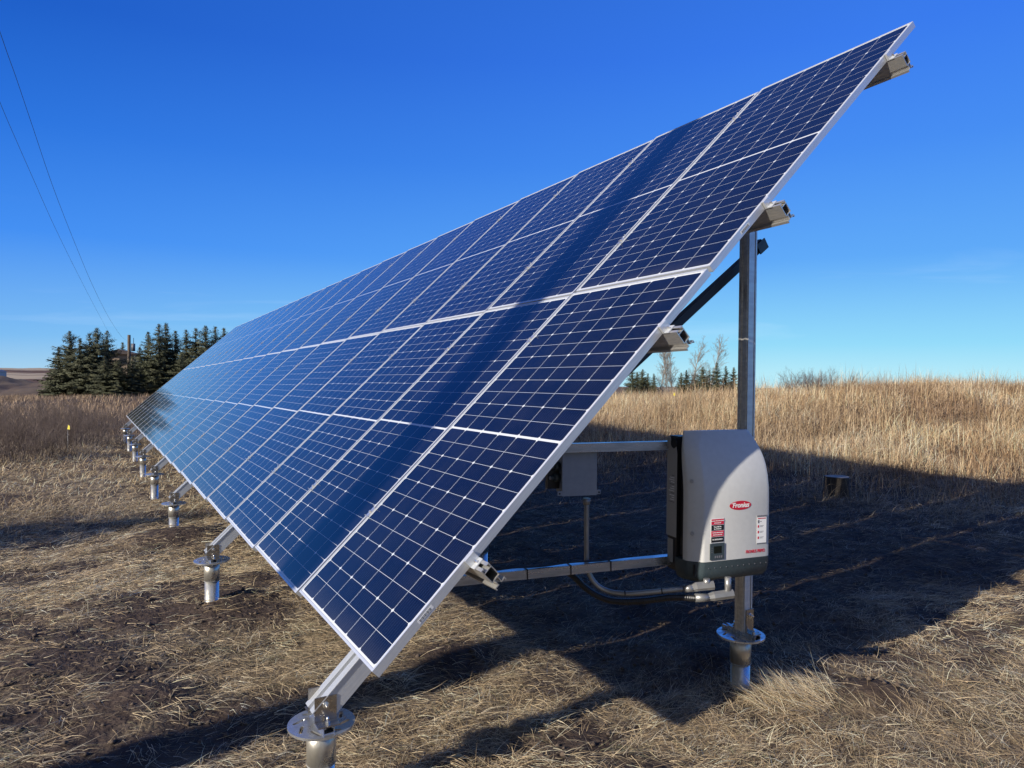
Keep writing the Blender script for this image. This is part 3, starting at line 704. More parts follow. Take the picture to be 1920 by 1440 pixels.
fs.append(tuple((len(rows)-1)*ns+j for j in range(ns))); fs.append(tuple(reversed(range(ns))))
# inner skin gives thickness at the left edge
q.add(vs, fs, True)
cov = q.build('cover', M['cover'], inv)
md = cov.modifiers.new('e', 'EDGE_SPLIT'); md.split_angle = R(32)
# lower slate tray
q = MB(); rows2 = [(-0.002, 0.0), (-0.045, 0.003), (-0.074, 0.010), (-0.096, 0.028), (-0.106, 0.060)]
vs = []
for z, s_ in rows2:
    vs += [(x+(s_*0.45 if k_ < 3 else (-s_*0.45 if k_ > 5 else 0)), y+(s_ if 0 < k_ < 8 else 0)*0.9, z-0.012*(x/IW)*0) for k_, (x, y) in enumerate([(-0.002, 0.148), (-0.002, 0.060), (0.004, 0.048), (0.056, 0.0), (0.068, -0.004), (IW-0.030, -0.004), (IW-0.010, 0.004), (IW+0.001, 0.022), (IW+0.001, 0.155)])]
fs = [(i*9+j, i*9+j+1, (i+1)*9+j+1, (i+1)*9+j) for i in range(4) for j in range(8)]+[tuple(range(9)), tuple(reversed(range(36, 45)))]
q.add(vs, fs, True); tr = q.build('bottom_tray', M['slate'], inv); md = tr.modifiers.new('e', 'EDGE_SPLIT'); md.split_angle = R(35)
for k in range(11):
    x = 0.085+k*0.034; q = MB(); q.tube([(x, -0.0046-0.001, -0.030), (x, -0.0040, -0.030)], 0.0022, 8); q.build('vent_hole', M['grey'], tr)
q = MB(); q.box((0.020, 0.020, -0.070), (0.034, 0.032, -0.012)); q.build('latch', M['black'], tr, bevel=0.003)
# housing: dark body behind the cover, grey side plate
q = MB(); q.box((0.012, 0.1505, -0.080), (IW-0.012, 0.240, 0.590)); q.box((0.024, 0.075, -0.001), (IW-0.012, 0.150, 0.47)); q.build('housing', M['black'], inv, bevel=0.006)
q = MB(); q.tube([(0.002, 0.178, 0.555), (0.0095, 0.178, 0.555)], 0.024, 24); q.build('lifting_hole', M['dark'], inv)
q = MB(); q.prism([(0.152, 0.09), (0.236, 0.09), (0.236, 0.585), (0.210, 0.585), (0.205, 0.545), (0.182, 0.525), (0.160, 0.540), (0.152, 0.500)], 0.0, 0.003, Matrix(((0, 0, 1, 0.0045), (1, 0, 0, 0), (0, 1, 0, 0), (0, 0, 0, 1))))
sp = q.build('side_plate', M['side'], inv)
for k in range(13):
    q = MB(); q.box((0.0040, 0.170, 0.26+k*0.011), (0.0044, 0.170+0.048-(k*7 % 5)*0.006, 0.264+k*0.011)); q.build('print_line', M['white'] if k % 4 else M['grey'], sp)
q = MB(); q.box((0.0045, 0.182, -0.040), (0.0095, 0.224, 0.075)); q.build('side_sticker', M['side'], inv)
# cover screws
for z in (0.385, 0.135):
    f = fy(z); q = MB(); q.tube([(0.017, 0.036+f, z), (0.013, 0.031+f, z)], 0.009, 12); q.build('screw', M['side'], cov)
# logo
def face(x, z, off=0.0012):
    """frame on the front face: x right, y up, z toward the viewer"""
    s_ = (fy(z+0.002)-fy(z-0.002))/0.004; upv = Vector((0, s_, 1)).normalized(); nv = Vector((1, 0, 0)).cross(upv).normalized()
    p_ = Vector((x, fy(z), z))+nv*off
    return Matrix(((1, upv.x, nv.x, p_.x), (0, upv.y, nv.y, p_.y), (0, upv.z, nv.z, p_.z), (0, 0, 0, 1)))
def plate(name, x, z, w_, h_, m_, parent=inv, off=0.0010, th=0.0006, ell=False):
    q = MB()
    if ell: q.prism([(w_/2*math.cos(2*math.pi*k/40), h_/2*math.sin(2*math.pi*k/40)) for k in range(40)], 0, th)
    else: q.prism([(-w_/2, -h_/2), (w_/2, -h_/2), (w_/2, h_/2), (-w_/2, h_/2)], 0, th)
    o = q.build(name, m_, parent); o.matrix_local = face(x, z, off); return o
lx, lz = 0.268, 0.262
lo = plate('logo_badge', lx, lz, 0.128, 0.044, M['red'], ell=True)
text('logo_text', 'Fronius', 0.0335, M['white'], lo, Matrix.Translation((0.002, 0.0005, 0.0012)), shear=0.25, sx=0.98, bold=0.0007)
q = MB(); q.box((-0.052, 0.0085, 0.0008), (-0.036, 0.0115, 0.0014)); q.build('logo_stroke', M['white'], lo)
text('model_text', 'FRONIUS PRIMO', 0.0225, M['red'], inv, face(0.362, 0.030, 0.0012), sx=0.70)
# warning label
wl = plate('warning_label', 0.135, 0.148, 0.076, 0.118, M['white'])
for k, (m_, t1, t2) in enumerate(((M['pinkred'], 'WARNING: TWO POWER SOURCES', 'PARALLEL SYSTEM'), (M['lblack'], 'Vmax: 600 Vdc', 'Isc: 17.53 Adc'), (M['pinkred'], 'WARNING: HIGH VOLTAGE', 'PHOTOVOLTAIC SYSTEM'), (M['lblack'], 'DC DISCONNECT', ''))):
    q = MB(); z0 = 0.056-k*0.0285; q.box((-0.036, z0-0.0265, 0.0008), (0.036, z0, 0.0013)); st = q.build('label_band', m_, wl)
    text('label_text', t1, 0.0056 if k % 2 == 0 else 0.0085, M['white'], st, Matrix.Translation((0, z0-0.009-(0.004 if not t2 else 0), 0.0016)), sx=0.85, bold=0.0002)
    if t2: text('label_text', t2, 0.0056 if k % 2 == 0 else 0.0085, M['white'], st, Matrix.Translation((0, z0-0.019, 0.0016)), sx=0.85, bold=0.0002)
# display
dp_ = plate('display_panel', 0.133, 0.048, 0.082, 0.078, M['slate'], th=0.004)
q = MB(); q.box((-0.020, -0.008, 0.0042), (0.024, 0.026, 0.0048)); q.build('screen', M['screen'], dp_)
for k in range(4):
    q = MB(); q.box((-0.014+k*0.012, -0.031, 0.0042), (-0.007+k*0.012, -0.020, 0.0052)); q.build('button', M['grey'], dp_)
for k in range(3):
    q = MB(); q.tube([(-0.031, 0.018-k*0.010, 0.0040), (-0.031, 0.018-k*0.010, 0.0050)], 0.0022, 8); q.build('indicator', M['grey'], dp_)
# info sticker on the right
ws = plate('info_sticker', 0.398, 0.135, 0.058, 0.142, M['white'])
q = MB(); q.box((-0.029, 0.062, 0.0007), (0.029, 0.071, 0.0012)); q.build('sticker_band', M['grey'], ws)
q = MB(); q.box((-0.029, -0.071, 0.0007), (0.029, -0.066, 0.0012)); q.build('sticker_band', M['grey'], ws)
text('sticker_text', 'FRONIUS SOLAR.WEB', 0.0065, M['red'], ws, Matrix.Translation((0, 0.055, 0.0012)), sx=0.75)
q = MB(); q.box((-0.024, 0.032, 0.0007), (-0.014, 0.047, 0.0011)); q.box((-0.009, 0.038, 0.0007), (-0.002, 0.042, 0.0011)); q.build('sticker_icon', M['grey'], ws)
for k in range(3):
    z0 = 0.016-k*0.028
    q = MB(); q.box((-0.024, z0-0.006, 0.0007), (-0.016, z0+0.006, 0.0011)); q.build('sticker_icon', M['red'], ws)
    q = MB(); q.box((-0.012, z0+0.002, 0.0007), (0.012, z0+0.0038, 0.0011)); q.box((-0.012, z0-0.003, 0.0007), (0.006, z0-0.0012, 0.0011)); q.build('sticker_line', M['grey'], ws)
tag(inv, 'light grey solar inverter with red oval logo mounted on the near rear post', 'inverter')
# barcode sticker on the two near frames
for (u, v_, lab) in ((0, 0.215, 'lower'), (0, 2.42, 'upper')):
    o, ev, eu, n_ = Afr(0.0095, v_)
    root = [x for x in C.objects if x.name.startswith('solar_panel') and x.get('label', '').endswith('nearest the camera') and lab in x.get('label', '')][0]
    q = MB(); lx0 = v_ if lab == 'lower' else v_-SL-0.006
    q.box((lx0, -0.0007, -0.026), (lx0+0.075, -0.0002, -0.011)); st = q.build('barcode_sticker', M['white'], root)
    q = MB(); 
    for k in range(14): q.box((lx0+0.008+k*0.0042, -0.0010, -0.024), (lx0+0.008+k*0.0042+0.0015+0.001*(k % 3 == 0), -0.0008, -0.013))
    q.build('barcode', M['lblack'], st)

# ------------------------------------------------------------------ stump
sx_, sy_ = at(1570, 905, 10.4).x, at(1570, 905, 10.4).y
zg = gz1(sx_, sy_)
def stump(x, y, z, r, h):
    m_ = MB(); n = 28; lv = [(-0.15, 1.28), (0.0, 1.18), (0.06, 1.06), (0.16, 1.0), (h, 0.98)]; vs = []
    for z_, k_ in lv:
        for j in range(n):
            t = 2*math.pi*j/n; rr_ = r*k_*(1+0.07*math.sin(3*t+1)+0.04*math.sin(7*t)); vs.append((rr_*math.cos(t), rr_*math.sin(t), z_))
    fs = [(i*n+j, i*n+(j+1) % n, (i+1)*n+(j+1) % n, (i+1)*n+j) for i in range(len(lv)-1) for j in range(n)]
    m_.add(vs, fs, True); root = empty('tree_stump', (x, y, z)); m_.build('bark', M['bark'], root)
    m_ = MB(); m_.add([(r*0.97*(1+0.07*math.sin(3*t_+1)+0.04*math.sin(7*t_))*math.cos(t_), r*0.97*(1+0.07*math.sin(3*t_+1)+0.04*math.sin(7*t_))*math.sin(t_), h+0.001) for t_ in [2*math.pi*j/n for j in range(n)]], [tuple(range(n))])
    m_.build('cut_face', noisy('cut_wood', (0.38, 0.33, 0.26), (0.26, 0.22, 0.17), 10, (0.8, 0.9)), root)
    return root
tag(stump(sx_, sy_, zg, 0.175, 0.30), 'dark sawn tree stump in the shade behind the inverter', 'stump')

# ------------------------------------------------------------------ grass
PAL_STRAW = np.array([(0.66, 0.52, 0.33), (0.52, 0.39, 0.235), (0.38, 0.28, 0.165), (0.26, 0.195, 0.12), (0.78, 0.67, 0.48), (0.22, 0.165, 0.105), (0.20, 0.19, 0.11), (0.12, 0.09, 0.065)])
def grass_mat(name):
    m = bpy.data.materials.new(name); m.use_nodes = True; n = m.node_tree; b = n.nodes['Principled BSDF']
    a = n.nodes.new('ShaderNodeAttribute'); a.attribute_name = 'tone'; n.links.new(a.outputs['Color'], b.inputs['Base Color'])
    b.inputs['Roughness'].default_value = 0.62; b.inputs['Specular IOR Level'].default_value = 0.3
    tr_ = n.nodes.new('ShaderNodeBsdfTranslucent'); n.links.new(a.outputs['Color'], tr_.inputs['Color'])
    mxs = n.nodes.new('ShaderNodeMixShader'); mxs.inputs[0].default_value = 0.22
    out = n.nodes['Material Output']; n.links.new(b.outputs[0], mxs.inputs[1]); n.links.new(tr_.outputs[0], mxs.inputs[2]); n.links.new(mxs.outputs[0], out.inputs['Surface'])
    return m
M['grass'] = grass_mat('dry_grass_blades')
def blades(name, x, y, length, width, elev, head, curl, col, lift, label, cat='grass', segs=3):
    """vectorised curved blades; elev = start angle above the ground, curl = change of elevation along the blade"""
    n = len(x); z = height(x, y)+lift
    P = np.stack([x, y, z], -1)[:, None, :].repeat(segs+1, 1).astype(np.float64)
    e = elev.copy(); h = head.copy(); pos = P[:, 0].copy()
    hk = (rng.random(n)-0.5)*0.9
    for s in range(1, segs+1):
        step = length/segs
        pos = pos+np.stack([np.cos(e)*np.cos(h), np.cos(e)*np.sin(h), np.sin(e)], -1)*step[:, None]
        P[:, s] = pos; e = e+curl/segs; h = h+hk/segs
    # keep above ground
    gzv = height(P[:, :, 0].ravel(), P[:, :, 1].ravel()).reshape(n, segs+1)
    P[:, 1:, 2] = np.maximum(P[:, 1:, 2], gzv[:, 1:]+0.004+0.012*rng.random((n, 1)))
    # width vector roughly facing the sky/side at random
    ra = rng.random(n)*np.pi
    side = np.stack([-np.sin(head), np.cos(head), np.zeros(n)], -1)*np.cos(ra*0.5-0.6)[:, None]+np.stack([np.zeros(n), np.zeros(n), np.ones(n)], -1)*np.sin(ra*0.5-0.6)[:, None]
    V = np.zeros((n, 2*segs+1, 3))
    taper = np.linspace(1, 0.45, segs)
    for s in range(segs):
        V[:, 2*s] = P[:, s]-side*width[:, None]*0.5*taper[s]; V[:, 2*s+1] = P[:, s]+side*width[:, None]*0.5*taper[s]
    V[:, 2*segs] = P[:, segs]
    nv = 2*segs+1; base = (np.arange(n)*nv)[:, None]
    quads = np.concatenate([base+np.array([[2*s, 2*s+1, 2*s+3, 2*s+2]]) for s in range(segs-1)], 1).reshape(n, -1) if segs > 1 else np.zeros((n, 0), int)
    tri = base+np.array([[2*segs-2, 2*segs-1, 2*segs]])
    li = np.concatenate([quads, tri], 1).ravel(); per = 4*(segs-1)+3
    st = (np.arange(n)*per)[:, None]+np.array([4*s for s in range(segs-1)]+[4*(segs-1)])[None]
    me = bpy.data.meshes.new(name); me.vertices.add(n*nv); me.vertices.foreach_set('co', V.reshape(-1).astype(np.float32))
    me.loops.add(len(li)); me.loops.foreach_set('vertex_index', li.astype(np.int32))
    me.polygons.add(n*segs); me.polygons.foreach_set('loop_start', st.ravel().astype(np.int32)); me.update(calc_edges=True)
    at_ = me.attributes.new('tone', 'FLOAT_COLOR', 'POINT')
    cc = np.concatenate([col, np.ones((n, 1))], 1)[:, None, :].repeat(nv, 1).reshape(-1).astype(np.float32)
    at_.data.foreach_set('color', cc)
    me.materials.append(M['grass']); o = bpy.data.objects.new(name, me); C.objects.link(o)
    tag(o, label, cat, kind='stuff'); return o
def sample(n, d0, d1, a0, a1, power=1.0):
    """random ground points in the view wedge, density falling with distance"""
    t = rng.random(n); d = (d0**power+(d1**power-d0**power)*t)**(1/power); a = a0+(a1-a0)*rng.random(n)
    return CAM[0]+d*np.sin(a), CAM[1]+d*np.cos(a), d
def tones(n, x, y, w):
    idx = rng.choice(len(PAL_STRAW), n, p=np.array(w)/sum(w)); c = PAL_STRAW[idx]*(0.88+0.5*rng.random((n, 1)))
    patch = (0.85+0.9*fbm(x*0.5+3, y*0.5+1, 3))*(1-0.5*painted_shade(x, y))  # straw colour also darkened where the array shades the ground
    return np.clip(c*patch[:, None], 0.02, 0.8)
flow = lambda x, y: 6.0*fbm(x*0.35+20, y*0.35+30, 3)
# matted, trampled straw in front and under the array
def keep_grass(x, y, d, s=0.92):
    b = bare(x, y); return rng.random(len(x)) > b*s
def tallzone(x, y): return sst(0.8*x+0.6*y+fbm(x*0.5, y*0.5, 3)*4, 9.0, 12.5)*sst(x-0.16*y, 1.5, 5)
n = 300000
x, y, d = sample(n, 1.2, 11.5, -0.16, 1.30, 1.05)
k = keep_grass(x, y, d) & (rng.random(n) > tallzone(x, y)*0.8); x, y, d = x[k], y[k], d[k]; n = len(x)
L_ = (0.03+0.13*rng.random(n)**1.6)*(1+0.5*(rng.random(n) < 0.06)); wd = np.maximum(0.0010+0.0014*rng.random(n)**2, d*0.00044)
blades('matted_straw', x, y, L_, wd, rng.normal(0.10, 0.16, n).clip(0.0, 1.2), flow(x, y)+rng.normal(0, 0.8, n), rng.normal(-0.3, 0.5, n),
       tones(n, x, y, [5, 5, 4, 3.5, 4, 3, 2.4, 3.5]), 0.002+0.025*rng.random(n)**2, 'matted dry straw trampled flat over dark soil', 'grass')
n = 150000
x, y, d = sample(n, 9.5, 27, -0.16, 1.30, 1.4)
k = keep_grass(x, y, d, 0.8) & (rng.random(n) > tallzone(x, y)*0.7); x, y, d = x[k], y[k], d[k]; n = len(x)
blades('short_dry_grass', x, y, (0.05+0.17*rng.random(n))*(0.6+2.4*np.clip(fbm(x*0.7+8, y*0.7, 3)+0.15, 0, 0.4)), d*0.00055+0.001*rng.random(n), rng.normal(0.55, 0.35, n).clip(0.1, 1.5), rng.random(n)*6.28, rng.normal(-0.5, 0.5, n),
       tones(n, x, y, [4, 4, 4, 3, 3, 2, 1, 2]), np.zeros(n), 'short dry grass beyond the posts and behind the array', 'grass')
# swirls of combed straw, each bundle sharing one direction
nc = 9000
cx_, cy_, cd_ = sample(nc, 1.3, 9.5, -0.16, 1.30, 1.2); k = keep_grass(cx_, cy_, cd_, 0.97) & (rng.random(nc) > tallzone(cx_, cy_)*0.8); cx_, cy_, cd_ = cx_[k], cy_[k], cd_[k]; nc = len(cx_)
nb_ = 12; ch_ = flow(cx_, cy_)+rng.normal(0, 1.2, nc); ct_ = PAL_STRAW[rng.choice(8, nc, p=np.array([5, 5, 4, 2, 4, 1, 1.2, .8])/23)]*(0.85+0.35*rng.random((nc, 1)))
x = (cx_[:, None]+rng.normal(0, 0.055, (nc, nb_))).ravel(); y = (cy_[:, None]+rng.normal(0, 0.055, (nc, nb_))).ravel(); d = np.repeat(cd_, nb_); n = len(x)
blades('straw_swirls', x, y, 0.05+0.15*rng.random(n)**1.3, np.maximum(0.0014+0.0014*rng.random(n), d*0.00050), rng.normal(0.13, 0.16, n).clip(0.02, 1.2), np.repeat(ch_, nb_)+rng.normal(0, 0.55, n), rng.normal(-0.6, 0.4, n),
       (np.repeat(ct_, nb_, 0)*(0.7+0.6*rng.random((n, 1)))*(1-0.5*painted_shade(x, y))[:, None]).clip(0.02, .85), 0.006+0.02*rng.random(n), 'pale bundles of combed straw lying over the mat', 'grass')  # bundles darkened in colour within the array's shade
# upright tufts and stalks in the mown area
n = 9000
x, y, d = sample(n, 1.6, 10, -0.16, 1.30, 1.3); cl = fbm(x*1.1+50, y*1.1+60, 3); k = (cl > 0.03) & keep_grass(x, y, d, 1.0); x, y, d = x[k], y[k], d[k]; n = len(x)
blades('dry_tufts', x, y, 0.06+0.14*rng.random(n)**1.5, np.maximum(0.0017, d*0.0005)*np.ones(n), rng.normal(1.0, 0.35, n).clip(0.2, 1.5), rng.random(n)*6.28, rng.normal(-0.4, 0.5, n),
       tones(n, x, y, [4, 4, 4, 3, 4, 2, 2, 1]), np.zeros(n), 'loose upright dry grass tufts on the mown ground', 'grass')
# golden tuft against the near rear pile
tx, ty = RX+0.10, PY[0]-0.30
n = 1100; r_ = rng.random(n)**0.7*0.20; a_ = rng.random(n)*6.28; x = tx+r_*np.cos(a_)*1.5+0.06; y = ty+r_*np.sin(a_)
hd = rng.normal(2.2, 0.6, n)
col = PAL_STRAW[rng.choice([0, 1, 4], n)]*(0.95+0.35*rng.random((n, 1)))
blades('golden_grass_clump', x, y, 0.10+0.15*rng.random(n), 0.0020+0.0012*rng.random(n), rng.normal(0.38, 0.25, n).clip(0.05, 1.2), hd, rng.normal(-0.2, 0.4, n), col.clip(0, .85), np.zeros(n),
       'golden dry grass clump leaning on the nearest rear pile', 'grass', 4)
# tall grass on the rise behind
n = 230000
x, y, d = sample(n, 9, 34, 0.30, 1.30, 1.3)
tz = tallzone(x, y); k = rng.random(n) < tz; x, y, d = x[k], y[k], d[k]; n = len(x)
hgt = (0.22+0.36*rng.random(n)**1.5)*(0.75+1.1*np.clip(fbm(x*0.5+9, y*0.5+2, 3)+0.25, 0, 0.6))
c_ = tones(n, x, y, [5, 5, 4, 3, 5, 2, 0.6, 1]); c_ = c_*np.array([1.16, 1.06, 0.98])
rd = sst(fbm(x*0.45+70, y*0.45+12, 4), 0.0, 0.10)[:, None]; c_ = c_*(1-rd*0.42)*(1-rd*np.array([0.0, 0.08, 0.12]))
pal = sst(fbm(x*0.8+31, y*0.8+17, 3), 0.06, 0.16)[:, None]; c_ = c_*(1+pal*np.array([0.22, 0.26, 0.34]))
hgt = hgt*(1-0.35*rd[:, 0])*np.where(fbm(x*1.3+7, y*1.3+3, 2) > 0.05, 1.35, 0.9)
blades('tall_dry_grass', x, y, hgt, d*0.00040+0.0010*rng.random(n), rng.normal(1.08, 0.34, n).clip(0.25, 1.56), rng.random(n)*6.28, rng.normal(-0.7, 0.6, n),
       c_.clip(0.03, .8), np.zeros(n), 'tall tan dry grass covering the rise behind the array', 'grass')
n = 60000
x, y, d = sample(n, 30, 75, 0.25, 1.30, 1.3); k = rng.random(n) < sst(x-0.16*y, 1.5, 6); x, y, d = x[k], y[k], d[k]; n = len(x)
blades('far_tall_grass', x, y, 0.35+0.35*rng.random(n), d*0.0007, rng.normal(1.25, 0.2, n).clip(0.6, 1.56), rng.random(n)*6.28, rng.normal(-0.4, 0.4, n),
       (tones(n, x, y, [5, 5, 4, 3, 4, 2, 0.6, 1])*np.array([1.0, .93, .86])).clip(0.03, .8), np.zeros(n), 'distant tan grass along the skyline on the right', 'grass', segs=2)
# sparse weed stalks standing above the grass
n = 1500; x, y, d = sample(n, 10, 26, 0.30, 1.30, 1.3); k = (rng.random(n) < tallzone(x, y)) & (fbm(x*.4+33, y*.4, 3) > 0.0); x, y, d = x[k], y[k], d[k]; n = len(x)
blades('weed_stalks', x, y, 0.5+0.45*rng.random(n), d*0.0006+0.001, rng.normal(1.45, 0.08, n).clip(1.1, 1.56), rng.random(n)*6.28, rng.normal(-0.2, 0.3, n),
       np.array([(0.20, 0.14, 0.10)])*(0.7+0.9*rng.random((n, 1))), np.zeros(n), 'thin brown weed stalks standing above the tan grass', 'weeds', 4)
# clods and pebbles
n = 9000; x, y, d = sample(n, 1.3, 7.5, -0.16, 1.2, 1.2); b_ = bare(x, y); k = rng.random(n) < b_*1.1-0.2; x, y = x[k], y[k]
q = MB()
for xx, yy in zip(x, y):
    r0 = 0.003+0.018*random.random()**3; zz = gz1(xx, yy)
    pts_ = [Vector((random.gauss(0, 1), random.gauss(0, 1), random.gauss(0, 1))).normalized()*r0*random.uniform(0.7, 1.2) for _ in range(0)]
    vs = [(xx+r0*dx*random.uniform(.7, 1.2), yy+r0*dy*random.uniform(.7, 1.2), zz+r0*0.4+r0*dz*random.uniform(.6, 1.0)) for dx, dy, dz in ((1, 0, 0), (0, 1, 0), (-1, 0, 0), (0, -1, 0), (0, 0, 1), (0, 0, -1))]
    q.add(vs, [(0, 1, 4), (1, 2, 4), (2, 3, 4), (3, 0, 4), (1, 0, 5), (2, 1, 5), (3, 2, 5), (0, 3, 5)], True)
tag(q.build('soil_clods', noisy('soil_clods', (0.07, 0.05, 0.038), (0.11, 0.08, 0.06), 20, (0.9, 0.95))), 'crumbled dark soil clods on the bare patches', 'soil', kind='stuff')
# a pale stone near the first pile
def rock(x, y, r):
    bm = bmesh.new(); bmesh.ops.create_icosphere(bm, subdivisions=3, radius=r)
    for v in bm.verts:
        k_ = 1+0.25*math.sin(v.co.x*40/r*0.05+1)+0.12*random.uniform(-1, 1); v.co *= k_; v.co.z *= 0.6
    me = bpy.data.meshes.new('stone'); bm.to_mesh(me); bm.free(); me.materials.append(M['stone'])
    for p_ in me.polygons: p_.use_smooth = True
    o = bpy.data.objects.new('stone', me); C.objects.link(o); o.location = (x, y, gz1(x, y)+r*0.3); return o
g0 = at(660, 1410, 2.95)
tag(rock(g0.x, g0.y, 0.022), 'small pale stone in the soil beside the nearest front pile', 'stone')

# ------------------------------------------------------------------ brush on the left
def tris_obj(name, V, mtl, label=None, cat=None, kind=None, group=None, parent=None):
    me = bpy.data.meshes.new(name); n = len(V)//3
    me.vertices.add(len(V)); me.vertices.foreach_set('co', V.ravel().astype(np.float32))
    me.loops.add(len(V)); me.loops.foreach_set('vertex_index', np.arange(len(V), dtype=np.int32))
    me.polygons.add(n); me.polygons.foreach_set('loop_start', (np.arange(n)*3).astype(np.int32)); me.update(calc_edges=True)
    me.materials.append(mtl); o = bpy.data.objects.new(name, me); C.objects.link(o)
    if parent: o.parent = parent
    tag(o, label, cat, group, kind); return o
PAL_BR = np.array([(0.19, 0.15, 0.115), (0.28, 0.22, 0.16), (0.11, 0.088, 0.07), (0.42, 0.33, 0.235), (0.16, 0.12, 0.095)])
n = 60000
x, y, d = sample(n, 17, 34, -0.16, 0.42, 1.5)
cen = fbm(x*0.35+5, y*0.35+3, 3)
k = (x-0.16*y < 1.2) & (rng.random(n) < sst(cen+0.12*sst(-x, -1, 4), -0.10, 0.10)*sst(d, 17, 20)); x, y, d = x[k], y[k], d[k]; n = len(x); cen = cen[k]
hh = (0.30+0.6*np.clip(cen+0.22, 0, 0.5)*1.6)*(0.5+0.6*rng.random(n))*(0.45+0.55*sst(-x, -3, 3.5))
col = PAL_BR[rng.choice(5, n)]*(0.7+0.6*rng.random((n, 1)))*(0.72+2.6*np.clip(fbm(x*1.1+3, y*0.5+8, 3)+0.10, 0, 0.3))[:, None]
blades('bare_brush', x, y, hh, d*0.00045+0.001*rng.random(n), rng.normal(0.95, 0.38, n).clip(0.1, 1.56), rng.random(n)*6.28, rng.normal(0.1, 0.7, n), col, np.zeros(n),
       'bare grey-brown brush thicket beyond the grass on the left', 'brush')
n = 50000
x, y, d = sample(n, 30, 95, -0.20, 0.30, 1.4); k = rng.random(n) < 0.6+fbm(x*.2, y*.2, 3)*2; x, y, d = x[k], y[k], d[k]; n = len(x)
col = PAL_BR[rng.choice(5, n)]*(0.8+0.7*rng.random((n, 1)))*np.array([1.15, 1.05, 0.95])
blades('low_brown_scrub', x, y, 0.25+0.3*rng.random(n), d*0.0009, rng.normal(1.1, 0.3, n).clip(0.3, 1.56), rng.random(n)*6.28, rng.normal(0.0, 0.5, n), col, np.zeros(n),
       'low rusty brown scrub on the slope before the spruces', 'brush', segs=2)

# ------------------------------------------------------------------ spruces
def spruce_mesh(h, r, seed, dens=1.0):
    g = np.random.default_rng(seed); tris = []
    z0 = 0.02*h; nw = int(40*dens)
    for w_ in range(nw):
        t = (w_+g.random()*0.6)/nw; z = z0+(h-z0)*t**0.95
        rad = r*(1-t)**0.70*(0.72+0.66*g.random())+0.025*h*(1-t)*(t < 0.93)+0.01
        nb = int((9-4*t)+g.random()*2)
        for b in range(nb):
            a = g.random()*6.283; L = rad*(0.55+0.70*g.random()); droop = -0.32+0.55*t+g.normal(0, 0.08)
            dr = np.array([math.cos(a), math.sin(a), droop]); dr /= np.linalg.norm(dr); sd = np.array([-math.sin(a), math.cos(a), 0])
            m = max(4, int(L/0.085))
            s = (np.arange(m)+g.random(m))/m
            P = np.array([0, 0, z])+dr*(s*L)[:, None]+np.array([0, 0, 1])*(0.16*L*s**2)[:, None]
            wdt = (0.30*L*(1-s*0.75)*(0.35+s)+0.05*(1-t)+0.015)
            for sg in (-1, 1):
                for rep in range(2):
                    off = sd*(sg*wdt*(0.5+0.7*g.random(m)))[:, None]+dr*(wdt*0.6*g.random(m))[:, None]+np.array([0, 0, -1])*(0.10*g.random(m))[:, None]*1.4
                    q = P+off; j = g.normal(0, 0.05, (m, 3))
                    wv = np.array([0, 0, 1])*(0.030+0.045*g.random((m, 1)))*(1.15-0.8*t)+sd*(g.normal(0, 0.03, (m, 1)))
                    tr_ = np.stack([P-wv+j, P+wv*0.8+j, q+j*1.5], 1); tris.append(tr_.reshape(-1, 3))
    return np.concatenate(tris)
def spruce(h, r, seed):
    root = empty('spruce_tree'); tris_obj('crown', spruce_mesh(h, r, seed), M['needle'], parent=root)
    q = MB(); q.tube([(0, 0, -0.6), (0, 0, h*0.5), (0, 0, h*0.985)], [0.02*h, 0.012*h, 0.002*h], 8); q.build('trunk', M['bark'], root); return root
protos = [spruce(7.6, 2.15, 1), spruce(7.6, 1.7, 2), spruce(7.6, 1.45, 3), spruce(7.6, 1.9, 4)]
left = [(131, 620, 70, 0, 'leftmost spruce of the row, wide dark crown down to the ground'), (150, 634, 69, 3, 'short spruce filling the gap right of the leftmost spruce'), (168, 625, 73, 1, 'spruce left of the tallest one in the left cluster'),
        (182, 614, 70, 0, 'tallest spruce of the left cluster, left of the house'), (201, 620, 72, 3, 'spruce with ragged top just left of the house roof'), (196, 668, 66, 3, 'low bushy spruce in front of the left cluster'),
        (222, 674, 66, 0, 'low bushy spruce directly in front of the house'), (230, 641, 99, 2, 'thin spruce top showing behind the house roof'), (248, 668, 67, 3, 'low spruce in front of the wooden utility pole'),
        (262, 650, 70, 1, 'medium spruce just right of the wooden utility pole'), (278, 621, 71, 2, 'narrow spruce left of the twin tall spruces'), (298, 607, 70, 1, 'left one of the twin tall spruces right of the pole'),
        (311, 605, 71, 1, 'right one of the twin tall spruces right of the pole'), (329, 619, 72, 2, 'sparse spruce right of the twin tall spruces'), (349, 617, 71, 2, 'fourth spruce from the right before the array hides the row'),
        (367, 615, 72, 1, 'third spruce from the right before the array hides the row'), (385, 610, 71, 0, 'full dark spruce second from the right beside the array'), (404, 611, 72, 2, 'spruce top beside the top edge of the far panels'),
        (420, 614, 73, 2, 'last thin spruce top emerging behind the far panels'), (340, 660, 67, 3, 'low spruce in front of the sparse one'), (110, 650, 71, 3, 'small spruce at the left foot of the leftmost spruce')]
for i, (px, ty_, D, k_, lb) in enumerate(left):
    o = copy_tree(protos[k_]); top = at(px, ty_, D); zb = gz1(top.x, top.y)-0.15; s_ = (top.z-zb)/7.6
    o.location = (top.x, top.y, zb); o.scale = (1.12*s_**0.6, 1.12*s_**0.6, s_); o.rotation_euler = (0, 0, i*1.7)
    tag(o, lb, 'tree', 'spruces beyond the field on the left')
